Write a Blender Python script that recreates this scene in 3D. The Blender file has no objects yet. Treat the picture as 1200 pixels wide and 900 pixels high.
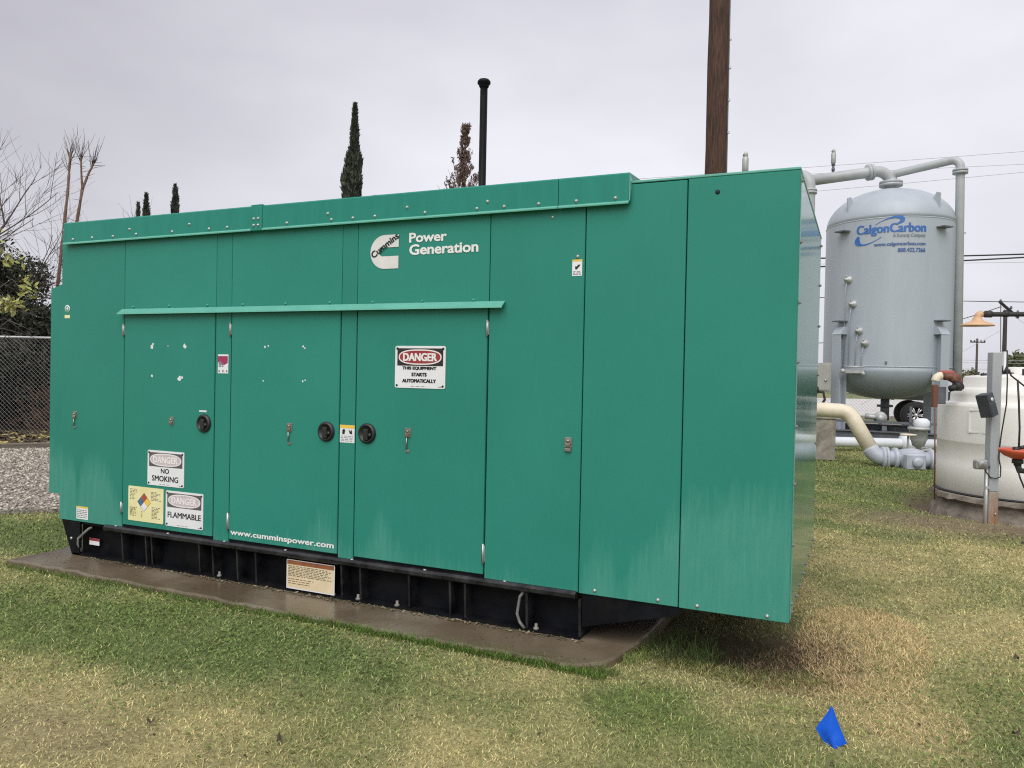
import bpy, bmesh, math, random
import numpy as np
from mathutils import Vector, Matrix, noise as mnoise
random.seed(7); RNG = np.random.default_rng(7)
SC = bpy.context.scene
COL = SC.collection
R = math.radians

# ------------------------------------------------------------------ camera, sky, sun, exposure
CAM = (0.313, -4.2, 1.594)
cam = bpy.data.cameras.new('camera'); cam_o = bpy.data.objects.new('camera', cam); COL.objects.link(cam_o)
cam.sensor_width = 36; cam.lens = 910.0/1200*36; cam.clip_end = 6000; cam.clip_start = .05
cr = Vector((.9111, .4115, .0201)); cu = Vector((-.0245, .0054, .9997)); cf = Vector((-.4112, .9114, -.0151))
cf.normalize(); cr = (cr - cf*cr.dot(cf)).normalized(); cu = cr.cross(cf)
cam_o.matrix_world = Matrix(((cr.x, cu.x, -cf.x, CAM[0]), (cr.y, cu.y, -cf.y, CAM[1]), (cr.z, cu.z, -cf.z, CAM[2]), (0, 0, 0, 1)))
SC.camera = cam_o
SC.render.engine = 'CYCLES'; SC.cycles.use_denoising = False; SC.cycles.pixel_filter_type = 'BLACKMAN_HARRIS'; SC.cycles.filter_width = 1.15
SC.view_settings.view_transform = 'Standard'; SC.view_settings.look = 'None'
SC.view_settings.gamma = 1; SC.view_settings.exposure = 0.92
SUN_EL, SUN_AZ = 50, 168            # degrees; azimuth measured clockwise from +Y
world = bpy.data.worlds.new('World'); SC.world = world; world.use_nodes = True
nt = world.node_tree; nt.nodes.clear()
def wn(t, **k):
    n = nt.nodes.new(t)
    for a, b in k.items(): setattr(n, a, b)
    return n
out = wn('ShaderNodeOutputWorld'); bg = wn('ShaderNodeBackground'); bg.inputs['Strength'].default_value = .1
sky = wn('ShaderNodeTexSky', sky_type='NISHITA', sun_disc=False)
sky.sun_elevation = R(SUN_EL); sky.sun_rotation = R(SUN_AZ)
tc = wn('ShaderNodeTexCoord'); mp = wn('ShaderNodeMapping'); mp.inputs['Scale'].default_value = (1, 1, 2.2); mp.inputs['Location'].default_value = (.35, .1, 0)
nz = wn('ShaderNodeTexNoise'); nz.inputs['Scale'].default_value = 1.35; nz.inputs['Detail'].default_value = 5; nz.inputs['Roughness'].default_value = .5
rp = wn('ShaderNodeValToRGB'); rp.color_ramp.elements[0].position = .2; rp.color_ramp.elements[1].position = .8
rp.color_ramp.elements[0].color = (2.35, 2.3, 2.62, 1); rp.color_ramp.elements[1].color = (4.75, 4.75, 5.1, 1)
hs = wn('ShaderNodeHueSaturation'); hs.inputs['Saturation'].default_value = .25
mx = wn('ShaderNodeMix', data_type='RGBA'); mx.inputs[0].default_value = .95
L = nt.links.new
L(tc.outputs['Generated'], mp.inputs[0]); L(mp.outputs[0], nz.inputs['Vector']); L(nz.outputs[0], rp.inputs[0])
L(sky.outputs[0], hs.inputs['Color']); L(hs.outputs[0], mx.inputs[6]); L(rp.outputs[0], mx.inputs[7])
vd = wn('ShaderNodeVectorMath', operation='DOT_PRODUCT'); vd.inputs[1].default_value = (-.18, .93, .32)
vr = wn('ShaderNodeMapRange', interpolation_type='SMOOTHSTEP'); vr.inputs[1].default_value = .72; vr.inputs[2].default_value = 1; vr.inputs[3].default_value = .95; vr.inputs[4].default_value = 1.09
vs_ = wn('ShaderNodeVectorMath', operation='SCALE')
L(tc.outputs['Generated'], vd.inputs[0]); L(vd.outputs['Value'], vr.inputs[0]); L(mx.outputs[2], vs_.inputs[0]); L(vr.outputs[0], vs_.inputs['Scale'])
L(vs_.outputs[0], bg.inputs['Color']); L(bg.outputs[0], out.inputs[0])
sun = bpy.data.lights.new('sun', 'SUN'); sun.energy = 1.5; sun.angle = R(60); sun.color = (1, .965, .92)
sun_o = bpy.data.objects.new('sun', sun); COL.objects.link(sun_o)
az, el = R(SUN_AZ), R(SUN_EL)
sd = Vector((math.sin(az)*math.cos(el), math.cos(az)*math.cos(el), math.sin(el)))
sun_o.rotation_euler = sd.to_track_quat('Z', 'Y').to_euler()
sun_o.location = sd*60

# ------------------------------------------------------------------ helpers
TH = R(24.283)                                   # the yard behind is laid out on axes turned by this much
RH = Vector((math.cos(TH), math.sin(TH), 0)); FH = Vector((-math.sin(TH), math.cos(TH), 0))
def W(a, b, z=0.0):                              # yard axes (across, deep, up) -> world
    return Vector((CAM[0], CAM[1], 0)) + RH*a + FH*b + Vector((0, 0, z))

class MB:
    def __init__(s): s.v = []; s.f = []; s.sm = []
    def add(s, vs, fs, smooth=False):
        o = len(s.v); s.v += [tuple(v) for v in vs]; s.f += [tuple(i+o for i in f) for f in fs]; s.sm += [smooth]*len(fs); return s
    def box(s, x0, x1, y0, y1, z0, z1, bev=0):
        if bev:
            bm = bmesh.new(); bmesh.ops.create_cube(bm, size=1)
            for v in bm.verts: v.co = Vector(((x0+x1)/2+v.co.x*(x1-x0), (y0+y1)/2+v.co.y*(y1-y0), (z0+z1)/2+v.co.z*(z1-z0)))
            bmesh.ops.bevel(bm, geom=bm.edges[:], offset=bev, segments=1, affect='EDGES', profile=.5)
            bm.verts.index_update()
            s.add([v.co[:] for v in bm.verts], [[v.index for v in f.verts] for f in bm.faces]); bm.free(); return s
        v = [(x, y, z) for z in (z0, z1) for y in (y0, y1) for x in (x0, x1)]
        return s.add(v, [(0, 2, 3, 1), (4, 5, 7, 6), (0, 1, 5, 4), (2, 6, 7, 3), (0, 4, 6, 2), (1, 3, 7, 5)])
    def prism(s, poly, axis, a0, a1, smooth=False):
        """poly in the two other axes, extruded along axis; poly counter-clockwise seen from the + end for z"""
        n = len(poly)
        def m(p, a): return {'x': (a, p[0], p[1]), 'y': (p[0], a, p[1]), 'z': (p[0], p[1], a)}[axis]
        v = [m(p, a0) for p in poly]+[m(p, a1) for p in poly]
        f = [tuple(range(n))[::-1], tuple(range(n, 2*n))]+[(i, (i+1) % n, n+(i+1) % n, n+i) for i in range(n)]
        if axis == 'y': f = [q[::-1] for q in f]
        return s.add(v, f, smooth)
    def lathe(s, prof, c=(0, 0, 0), n=24, axis='z', smooth=True, cap=True):
        """prof = [(r, h)...] turned about the axis through c"""
        vs = []
        for r, h in prof:
            for i in range(n):
                t = 2*math.pi*i/n; p, q = r*math.cos(t), r*math.sin(t)
                vs.append({'z': (c[0]+p, c[1]+q, c[2]+h), 'y': (c[0]+p, c[1]+h, c[2]+q), 'x': (c[0]+h, c[1]+p, c[2]+q)}[axis])
        fs = []
        for k in range(len(prof)-1):
            for i in range(n):
                j = (i+1) % n; fs.append((k*n+i, k*n+j, (k+1)*n+j, (k+1)*n+i))
        if cap:
            fs.append(tuple(range(n))[::-1]); fs.append(tuple((len(prof)-1)*n+i for i in range(n)))
        if axis == 'y': fs = [q[::-1] for q in fs]
        return s.add(vs, fs, smooth)
    def tube(s, pts, r, n=10, smooth=True, cap=True):
        pts = [Vector(p) for p in pts]; m = len(pts)
        rs = r if isinstance(r, (list, tuple)) else [r]*m
        d0 = (pts[1]-pts[0]).normalized(); up = Vector((0, 0, 1)) if abs(d0.z) < .9 else Vector((1, 0, 0))
        x = d0.cross(up).normalized(); vs = []
        for k, p in enumerate(pts):
            if k == 0: d = pts[1]-pts[0]
            elif k == m-1: d = pts[-1]-pts[-2]
            else: d = (pts[k+1]-p).normalized()+(p-pts[k-1]).normalized()
            d.normalize(); x = (x-d*x.dot(d)).normalized(); y = d.cross(x)
            for i in range(n):
                t = 2*math.pi*i/n; vs.append(p+(x*math.cos(t)+y*math.sin(t))*rs[k])
        fs = [(k*n+i, k*n+(i+1) % n, (k+1)*n+(i+1) % n, (k+1)*n+i) for k in range(m-1) for i in range(n)]
        if cap: fs += [tuple(range(n))[::-1], tuple((m-1)*n+i for i in range(n))]
        return s.add(vs, fs, smooth)
    def shift(s, d):
        s.v = [(v[0]-d[0], v[1]-d[1], v[2]-d[2]) for v in s.v]; return s
    def mesh(s, name, m):
        me = bpy.data.meshes.new(name); me.from_pydata(s.v, [], s.f); me.polygons.foreach_set('use_smooth', s.sm)
        me.materials.append(m); me.update(); return me

def arc(p0, corner, p1, r, n=7):
    """points rounding the corner between p0 and p1"""
    p0, c, p1 = Vector(p0), Vector(corner), Vector(p1)
    a = (p0-c).normalized(); b = (p1-c).normalized(); h = a.angle(b)/2; t = r/math.tan(h)
    s, e = c+a*t, c+b*t; o = c+(a+b).normalized()*(r/math.sin(h)); out = []
    for i in range(n+1):
        v = (s-o).lerp(e-o, i/n).normalized()*r; out.append(o+v)
    return out

def tag(o, label=None, cat=None, group=None, kind=None):
    for k, v in (('label', label), ('category', cat), ('group', group), ('kind', kind)):
        if v: o[k] = v
    return o
def thing(name, label, cat, loc=(0, 0, 0), rot=0, group=None):
    o = bpy.data.objects.new(name, None); COL.objects.link(o); o.location = loc; o.rotation_euler = (0, 0, rot); o.empty_display_size = .1
    return tag(o, label, cat, group)
def part(name, mb, m=None, parent=None, label=None, kind=None, loc=None):
    me = mb.mesh(name, m) if isinstance(mb, MB) else mb
    o = bpy.data.objects.new(name, me); COL.objects.link(o)
    if parent: o.parent = parent
    if loc: o.location = loc
    return tag(o, label, kind=kind)
def solo(name, mb, m, label, cat, group=None, kind=None, loc=None, rot=0):
    o = part(name, mb, m, loc=loc); o.rotation_euler = (0, 0, rot); return tag(o, label, cat, group, kind)
def again(o, parent=None, loc=None):
    c = o.copy(); COL.objects.link(c); c.parent = parent
    if loc is not None: c.location = loc
    return c

# ------------------------------------------------------------------ materials
def mat(name, c1, c2=None, scale=6, rough=.5, rough2=None, metal=0, bump=0, bscale=60, coord='Object', stretch=(1, 1, 1), lo=.35, hi=.65, spec=.5, coat=0, detail=5, c3=None, scale3=2, amt3=.5):
    m = bpy.data.materials.new(name); m.use_nodes = True; t = m.node_tree; b = t.nodes['Principled BSDF']
    b.inputs['Base Color'].default_value = (*c1, 1); b.inputs['Roughness'].default_value = rough; b.inputs['Metallic'].default_value = metal
    b.inputs['Specular IOR Level'].default_value = spec
    if coat: b.inputs['Coat Weight'].default_value = coat; b.inputs['Coat Roughness'].default_value = .06
    tc = t.nodes.new('ShaderNodeTexCoord'); mp = t.nodes.new('ShaderNodeMapping'); mp.inputs['Scale'].default_value = stretch
    t.links.new(tc.outputs[coord], mp.inputs[0])
    if c2 is None: c2 = tuple(min(1, x*1.12+.002) for x in c1)
    n = t.nodes.new('ShaderNodeTexNoise'); n.inputs['Scale'].default_value = scale; n.inputs['Detail'].default_value = detail; n.inputs['Roughness'].default_value = .6
    t.links.new(mp.outputs[0], n.inputs['Vector'])
    r = t.nodes.new('ShaderNodeValToRGB'); r.color_ramp.elements[0].position = lo; r.color_ramp.elements[1].position = hi
    r.color_ramp.elements[0].color = (*c1, 1); r.color_ramp.elements[1].color = (*c2, 1)
    t.links.new(n.outputs[0], r.inputs[0]); last = r.outputs[0]
    if c3 is not None:
        n3 = t.nodes.new('ShaderNodeTexNoise'); n3.inputs['Scale'].default_value = scale3; n3.inputs['Detail'].default_value = 6
        t.links.new(mp.outputs[0], n3.inputs['Vector'])
        r3 = t.nodes.new('ShaderNodeMapRange'); r3.inputs[1].default_value = .5; r3.inputs[2].default_value = .68; r3.inputs[4].default_value = amt3
        t.links.new(n3.outputs[0], r3.inputs[0])
        mxn = t.nodes.new('ShaderNodeMix'); mxn.data_type = 'RGBA'; mxn.inputs[7].default_value = (*c3, 1)
        t.links.new(r3.outputs[0], mxn.inputs[0]); t.links.new(last, mxn.inputs[6]); last = mxn.outputs[2]
    t.links.new(last, b.inputs['Base Color'])
    if rough2 is not None:
        q = t.nodes.new('ShaderNodeMapRange'); q.inputs[1].default_value = lo; q.inputs[2].default_value = hi; q.inputs[3].default_value = rough; q.inputs[4].default_value = rough2
        t.links.new(n.outputs[0], q.inputs[0]); t.links.new(q.outputs[0], b.inputs['Roughness'])
    if bump:
        n2 = t.nodes.new('ShaderNodeTexNoise'); n2.inputs['Scale'].default_value = bscale; n2.inputs['Detail'].default_value = 4
        t.links.new(mp.outputs[0], n2.inputs['Vector'])
        bp = t.nodes.new('ShaderNodeBump'); bp.inputs['Strength'].default_value = bump; bp.inputs['Distance'].default_value = .01
        t.links.new(n2.outputs[0], bp.inputs['Height']); t.links.new(bp.outputs[0], b.inputs['Normal'])
    return m

GREEN1, GREEN2 = (.0255, .210, .160), (.0295, .234, .179)
def paint(name, rough=.3, wear=True):
    """green sheet-metal enamel with dried run-off film that lies in tongues along the lower edge"""
    m = bpy.data.materials.new(name); m.use_nodes = True; t = m.node_tree; b = t.nodes['Principled BSDF']
    def nd(k, **p):
        n = t.nodes.new(k)
        for a, c in p.items(): setattr(n, a, c)
        return n
    if wear: b.inputs['Specular IOR Level'].default_value = .22
    ln = t.links.new
    tc = nd('ShaderNodeTexCoord'); sx = nd('ShaderNodeSeparateXYZ'); ln(tc.outputs['Object'], sx.inputs[0])
    n1 = nd('ShaderNodeTexNoise'); n1.inputs['Scale'].default_value = 1.3; n1.inputs['Detail'].default_value = 6; ln(tc.outputs['Object'], n1.inputs['Vector'])
    r1 = nd('ShaderNodeValToRGB'); r1.color_ramp.elements[0].position = .3; r1.color_ramp.elements[1].position = .7
    r1.color_ramp.elements[0].color = (*GREEN1, 1); r1.color_ramp.elements[1].color = (*GREEN2, 1); ln(n1.outputs[0], r1.inputs[0])
    oi = nd('ShaderNodeObjectInfo'); orr = nd('ShaderNodeMapRange'); orr.inputs[3].default_value = .95; orr.inputs[4].default_value = 1.05; ln(oi.outputs['Random'], orr.inputs[0])
    osc = nd('ShaderNodeVectorMath', operation='SCALE'); ln(r1.outputs[0], osc.inputs[0]); ln(orr.outputs[0], osc.inputs['Scale'])
    # vertical streak noise
    mp = nd('ShaderNodeMapping'); mp.inputs['Scale'].default_value = (60, 60, 4.5); ln(tc.outputs['Object'], mp.inputs[0])
    n2 = nd('ShaderNodeTexNoise'); n2.inputs['Scale'].default_value = 1; n2.inputs['Detail'].default_value = 5; n2.inputs['Roughness'].default_value = .65; ln(mp.outputs[0], n2.inputs['Vector'])
    mp3 = nd('ShaderNodeMapping'); mp3.inputs['Scale'].default_value = (4.5, 4.5, .35); ln(tc.outputs['Object'], mp3.inputs[0])
    n3 = nd('ShaderNodeTexNoise'); n3.inputs['Scale'].default_value = 1; n3.inputs['Detail'].default_value = 3; ln(mp3.outputs[0], n3.inputs['Vector'])
    # height limit of the dried film along the length (root-local x: +2.78 is the right corner)
    fc = nd('ShaderNodeValToRGB'); fc.color_ramp.interpolation = 'LINEAR'
    mr = nd('ShaderNodeMapRange'); mr.inputs[1].default_value = -2.79; mr.inputs[2].default_value = 2.79; ln(sx.outputs[0], mr.inputs[0])
    prof = [(0, .58), (.03, .56), (.04, .30), (.05, .56), (.09, .52), (.128, .26), (.135, .06), (.3, .08), (.44, .12), (.47, .34), (.5, .16), (.53, .14), (.55, .36), (.58, .16), (.72, .06), (.797, .06), (.808, .32), (.828, .30), (.838, .06), (.852, .28), (.897, .56), (.905, .66), (1.0, .73)]
    e = fc.color_ramp.elements; e[0].position, e[0].color = 0, (prof[0][1],)*3+(1,); e[1].position, e[1].color = 1, (prof[-1][1],)*3+(1,)
    for p, h in prof[1:-1]: q = e.new(p); q.color = (h, h, h, 1)
    ln(mr.outputs[0], fc.inputs[0])
    def math_(op, a, bb, clamp=False):
        q = nd('ShaderNodeMath', operation=op, use_clamp=clamp)
        for i, x in enumerate((a, bb)):
            if isinstance(x, (int, float)): q.inputs[i].default_value = x
            else: ln(x, q.inputs[i])
        return q.outputs[0]
    lim = math_('ADD', fc.outputs[0], math_('MULTIPLY', math_('SUBTRACT', n2.outputs[0], .5), .30))
    lim = math_('ADD', lim, math_('MULTIPLY', math_('SUBTRACT', n3.outputs[0], .5), .22))
    film = math_('MULTIPLY', math_('SUBTRACT', lim, math_('SUBTRACT', sx.outputs[2], .28)), 4.5, True)
    n4 = nd('ShaderNodeTexNoise'); n4.inputs['Scale'].default_value = 90; n4.inputs['Detail'].default_value = 3; ln(tc.outputs['Object'], n4.inputs['Vector'])
    tex = math_('MULTIPLY', film, math_('ADD', math_('MULTIPLY', n2.outputs[0], .50), math_('MULTIPLY', n4.outputs[0], .24)))
    st = nd('ShaderNodeMapRange'); st.inputs[1].default_value = .56; st.inputs[2].default_value = .75; st.inputs[4].default_value = .13; ln(n2.outputs[0], st.inputs[0])
    st2 = math_('MULTIPLY', st.outputs[0], n3.outputs[0])
    tot = math_('ADD', tex, st2, True)
    mxx = nd('ShaderNodeMix', data_type='RGBA'); mxx.inputs[7].default_value = (.11, .345, .28, 1); ln(osc.outputs[0], mxx.inputs[6])
    if wear: ln(tot, mxx.inputs[0])
    else: mxx.inputs[0].default_value = 0
    ln(mxx.outputs[2], b.inputs['Base Color'])
    rr = math_('ADD', math_('MULTIPLY', tot, .2 if wear else 0.0), rough); ln(rr, b.inputs['Roughness'])
    if not wear: b.inputs['Specular IOR Level'].default_value = .42
    bp = nd('ShaderNodeBump'); bp.inputs['Strength'].default_value = .16 if wear else .05; bp.inputs['Distance'].default_value = .02
    n5 = nd('ShaderNodeTexNoise'); n5.inputs['Scale'].default_value = 2.2; n5.inputs['Detail'].default_value = 2; ln(tc.outputs['Object'], n5.inputs['Vector'])
    ln(n5.outputs[0], bp.inputs['Height']); ln(bp.outputs[0], b.inputs['Normal'])
    return m

M = dict(
    green=paint('green_enamel', .30), green_gloss=paint('green_gloss_enamel', .10, False), green_cap=mat('green_cap', (.019, .205, .158), (.023, .228, .176), rough=.35, spec=.25, stretch=(1, 1, .2), scale=14), green_trim=mat('green_trim', (.03, .29, .21), (.036, .32, .235), rough=.22, coat=.2),
    black=mat('black_steel', (.004, .0045, .006), (.009, .010, .013), scale=5, rough=.3, rough2=.5, bump=.1, c3=(.016, .015, .014), scale3=6, amt3=.4, spec=.12),
    rail=mat('worn_rail', (.006, .006, .008), (.028, .028, .03), scale=9, rough=.08, rough2=.4),
    gap=mat('dark_gap', (.006, .02, .016), rough=.8),
    zinc=mat('zinc_bolt', (.42, .43, .42), (.52, .53, .52), rough=.4, metal=.6), dull=mat('dull_bolt', (.14, .135, .12), (.25, .24, .22), scale=40, rough=.6),
    steel=mat('latch_steel', (.42, .41, .39), (.3, .24, .2), scale=30, rough=.35, metal=.8),
    plastic=mat('black_plastic', (.012, .012, .013), (.02, .02, .02), rough=.45), pblack=mat('black_pipe_paint', (.003, .003, .0035), (.006, .006, .006), rough=.5, spec=.15),
    white=mat('white_print', (.78, .79, .78), (.72, .73, .72), rough=.45),
    logo=mat('logo_vinyl', (.64, .63, .62), (.7, .69, .68), scale=20, rough=.5),
    signw=mat('sign_white', (.76, .77, .79), (.7, .71, .73), rough=.4),
    ink=mat('black_ink', (.012, .012, .013), rough=.5), fade=mat('faded_black_ink', (.075, .07, .075), (.11, .1, .105), rough=.6),
    red=mat('red_ink', (.28, .025, .03), (.33, .03, .035), rough=.5), pale=mat('faded_red_ink', (.50, .44, .455), (.6, .54, .55), scale=30, rough=.6),
    palew=mat('faded_white_ink', (.74, .70, .70), (.8, .76, .76), scale=30, rough=.6),
    yellow=mat('sun_bleached_yellow', (.72, .66, .32), (.8, .76, .46), scale=6, rough=.6), gold=mat('yellow_ink', (.75, .5, .06), rough=.6), blue_i=mat('blue_ink', (.06, .13, .22), rough=.6),
    redd=mat('brick_red_ink', (.33, .07, .05), rough=.6), brownink=mat('brown_ink', (.16, .13, .07), rough=.6), beige=mat('beige_placard', (.62, .5, .3), (.72, .64, .45), scale=5, rough=.55),
    orange=mat('orange_ink', (.32, .12, .04), (.2, .07, .03), scale=12, rough=.6), magenta=mat('magenta_ink', (.32, .03, .1), rough=.5),
    concrete=None,
    vessel=mat('grey_vessel_paint', (.365, .41, .455), (.395, .44, .485), scale=1.2, rough=.40, bump=.05, bscale=3, c3=(.30, .34, .385), scale3=2.2, amt3=.22, stretch=(1.6, 1.6, .22)),
    pipe=mat('grey_pipe_paint', (.36, .385, .40), (.43, .455, .465), scale=3, rough=.42), pipeg=mat('dull_galvanised', (.36, .37, .37), (.46, .47, .46), scale=8, rough=.45, metal=.2),
    dark=mat('dark_grey_paint', (.09, .1, .12), (.13, .14, .16), rough=.5),
    cblue=mat('blue_vinyl', (.03, .13, .42), (.04, .15, .46), rough=.45), cgrey=mat('grey_vinyl', (.2, .22, .27), rough=.5), cnavy=mat('navy_vinyl', (.06, .12, .3), rough=.5),
    cream=mat('cream_pipe', (.64, .57, .43), (.72, .65, .51), scale=5, rough=.5), bluegrey=mat('blue_grey_iron', (.36, .39, .45), (.45, .48, .54), scale=6, rough=.42),
    wpipe=mat('white_pipe', (.62, .66, .70), (.7, .73, .76), scale=4, rough=.4),
    block=mat('weathered_block', (.27, .24, .20), (.46, .43, .37), scale=6, rough=.9, bump=.5, bscale=40, c3=(.12, .1, .08), scale3=4),
    poly=mat('white_polyethylene', (.74, .73, .68), (.80, .79, .76), scale=1.5, rough=.42, bump=.04, bscale=6, c3=(.62, .58, .49), scale3=3, amt3=.3),
    slab=mat('crumbling_concrete', (.17, .145, .12), (.34, .30, .25), scale=5, rough=.95, bump=.9, bscale=22, c3=(.08, .065, .05), scale3=3.5),
    brown=mat('brown_primer_pipe', (.13, .05, .03), (.19, .075, .045), scale=7, rough=.6),
    postm=mat('weathered_post', (.33, .35, .37), (.42, .44, .46), scale=5, rough=.6, stretch=(1, 1, .2)), rust=mat('rust_stain', (.36, .33, .28), (.27, .14, .07), scale=6, rough=.8, stretch=(1, 1, .3)),
    flood=mat('floodlight_case', (.045, .05, .06), (.06, .065, .078), rough=.45), lens=mat('lens_glass', (.6, .62, .62), rough=.15),
    rubber=mat('black_rubber', (.015, .015, .016), (.03, .03, .03), rough=.6), jbox=mat('cast_box', (.3, .31, .31), (.4, .41, .4), scale=20, rough=.55, metal=.3),
    orng=mat('orange_bowl', (.56, .085, .045), (.62, .11, .06), rough=.35), peach=mat('faded_orange_plastic', (.56, .34, .19), (.64, .41, .25), scale=5, rough=.45),
    flag=None,
    bark=mat('creosote_pole', (.028, .013, .008), (.105, .052, .032), scale=9, rough=.85, bump=.7, bscale=16, stretch=(6, 6, .5), c3=(.02, .012, .008), scale3=7),
    twig=mat('bare_twig', (.10, .085, .08), (.16, .135, .125), scale=8, rough=.9), redbark=mat('reddish_bark', (.15, .09, .065), (.25, .165, .125), scale=7, rough=.9, bump=.5, bscale=30),
    trunk=mat('dark_bark', (.05, .038, .028), (.10, .08, .06), scale=10, rough=.95, bump=.6),
    fol_dark=mat('dark_foliage', (.018, .022, .014), (.05, .056, .032), scale=3, rough=.7), fol_cyp=mat('cypress_foliage', (.022, .032, .022), (.065, .08, .05), scale=5, rough=.75),
    fol_yel=mat('yellowing_leaves', (.24, .29, .07), (.50, .48, .16), scale=6, rough=.6), fol_dead=mat('dead_needles', (.085, .055, .045), (.17, .11, .085), scale=6, rough=.85),
    fol_far=mat('far_foliage', (.09, .11, .05), (.16, .17, .09), scale=2, rough=.8), brush=mat('dry_brush', (.09, .055, .035), (.17, .10, .06), scale=5, rough=.9),
    wire=mat('grey_wire', (.26, .265, .265), (.34, .345, .34), rough=.5), tube=mat('dirty_tube', (.13, .13, .125), (.24, .235, .22), scale=14, rough=.6), cable=mat('black_cable', (.02, .02, .022), rough=.6), line=mat('line_wire', (.36, .36, .38), rough=.6),
    galv=mat('galvanised_tube', (.46, .47, .47), (.56, .57, .57), scale=10, rough=.45, metal=.4),
    timber=mat('weathered_timber', (.10, .085, .065), (.19, .165, .13), scale=6, rough=.9, bump=.5, stretch=(.5, 6, 6)),
    stone=mat('gravel_stone', (.22, .205, .18), (.50, .475, .44), scale=11, rough=.85, coord='Object', detail=2, lo=.3, hi=.7),
    leaf=mat('fallen_leaf', (.33, .26, .07), (.45, .38, .14), scale=4, rough=.7), deadleaf=mat('dead_brown_leaf', (.05, .035, .025), (.10, .075, .05), scale=9, rough=.85),
    tyre=mat('tyre_rubber', (.012, .012, .013), (.022, .022, .023), rough=.75, bump=.3), alloy=mat('alloy_rim', (.6, .61, .63), (.66, .67, .69), rough=.25, metal=.6), car=mat('dark_car_paint', (.02, .022, .026), (.024, .026, .03), rough=.2, coat=.8), glass=mat('dark_glass', (.02, .024, .028), rough=.08),
    road=mat('pale_road', (.50, .49, .47), (.58, .57, .55), scale=.3, rough=.8, bump=.2, coord='Object'), roof=mat('green_skylit', (.11, .37, .295), (.135, .41, .33), rough=.3),  # roof: enamel green lightened to carry sky reflection on roof, ledge and lips
    cabinet=mat('cabinet_grey', (.3, .3, .27), (.36, .36, .33), rough=.5),
)
def wet_concrete():
    m = mat('wet_concrete', (.115, .088, .058), (.165, .13, .09), scale=2.2, rough=.10, rough2=.36, bump=.2, bscale=45, c3=(.27, .235, .185), scale3=1.1, amt3=.55)
    return m
M['concrete'] = wet_concrete()
def flag_mat():
    m = mat('blue_flag_vinyl', (.004, .095, .62), (.006, .115, .70), scale=8, rough=.4)
    return m
M['flag'] = flag_mat()

# ------------------------------------------------------------------ ground
PAD = [(-5.68, -.325), (-4.2, -.345), (-2.83, -.372), (-1.5, -.372), (-1.02, -.36), (-.90, -.27), (-.84, -.05), (-.80, .42), (-.76, 2.5), (-6.3, 2.5), (-6.25, 1.2), (-5.66, .09)]
def vnoise(x, y, s, seed):
    g = np.random.default_rng(seed).random((128, 128)); x = x/s+1000.3; y = y/s+1000.7
    xi = np.floor(x).astype(int); yi = np.floor(y).astype(int); fx = x-xi; fy = y-yi
    fx = fx*fx*(3-2*fx); fy = fy*fy*(3-2*fy)
    G = lambda a, b: g[a % 128, b % 128]
    return (G(xi, yi)*(1-fx)+G(xi+1, yi)*fx)*(1-fy)+(G(xi, yi+1)*(1-fx)+G(xi+1, yi+1)*fx)*fy
def fbm(x, y, s, seed):
    return .5*vnoise(x, y, s, seed)+.28*vnoise(x, y, s*.45, seed+1)+.22*vnoise(x, y, s*.2, seed+2)
def blob(x, y, cx, cy, rx, ry):
    return np.exp(-(((x-cx)/rx)**2+((y-cy)/ry)**2))
def to_ab(x, y):
    dx, dy = x-CAM[0], y-CAM[1]; return dx*RH.x+dy*RH.y, dx*FH.x+dy*FH.y
def height(x, y):
    h = (fbm(x, y, 1.3, 11)-.5)*.05+(fbm(x, y, .35, 13)-.5)*.022
    h += .055*blob(x, y, -3.2, -.6, 3.2, .5)
    a_, b_ = to_ab(x, y); q_ = np.hypot(a_-6.667, b_-9.95); h -= .20*np.clip((1.75-q_)/.5, 0, 1)**1.5
    h += .10*blob(x, y, .35, .75, .45, .7)                     # straw bank by the free corner
    h -= .05*blob(x, y, -.25, .5, .4, .5)                      # scoured soil under the overhang
    d = np.maximum(np.abs(x), np.abs(y)); far = np.clip((d-30)/40, 0, 1)
    return h*(1-far)
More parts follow.
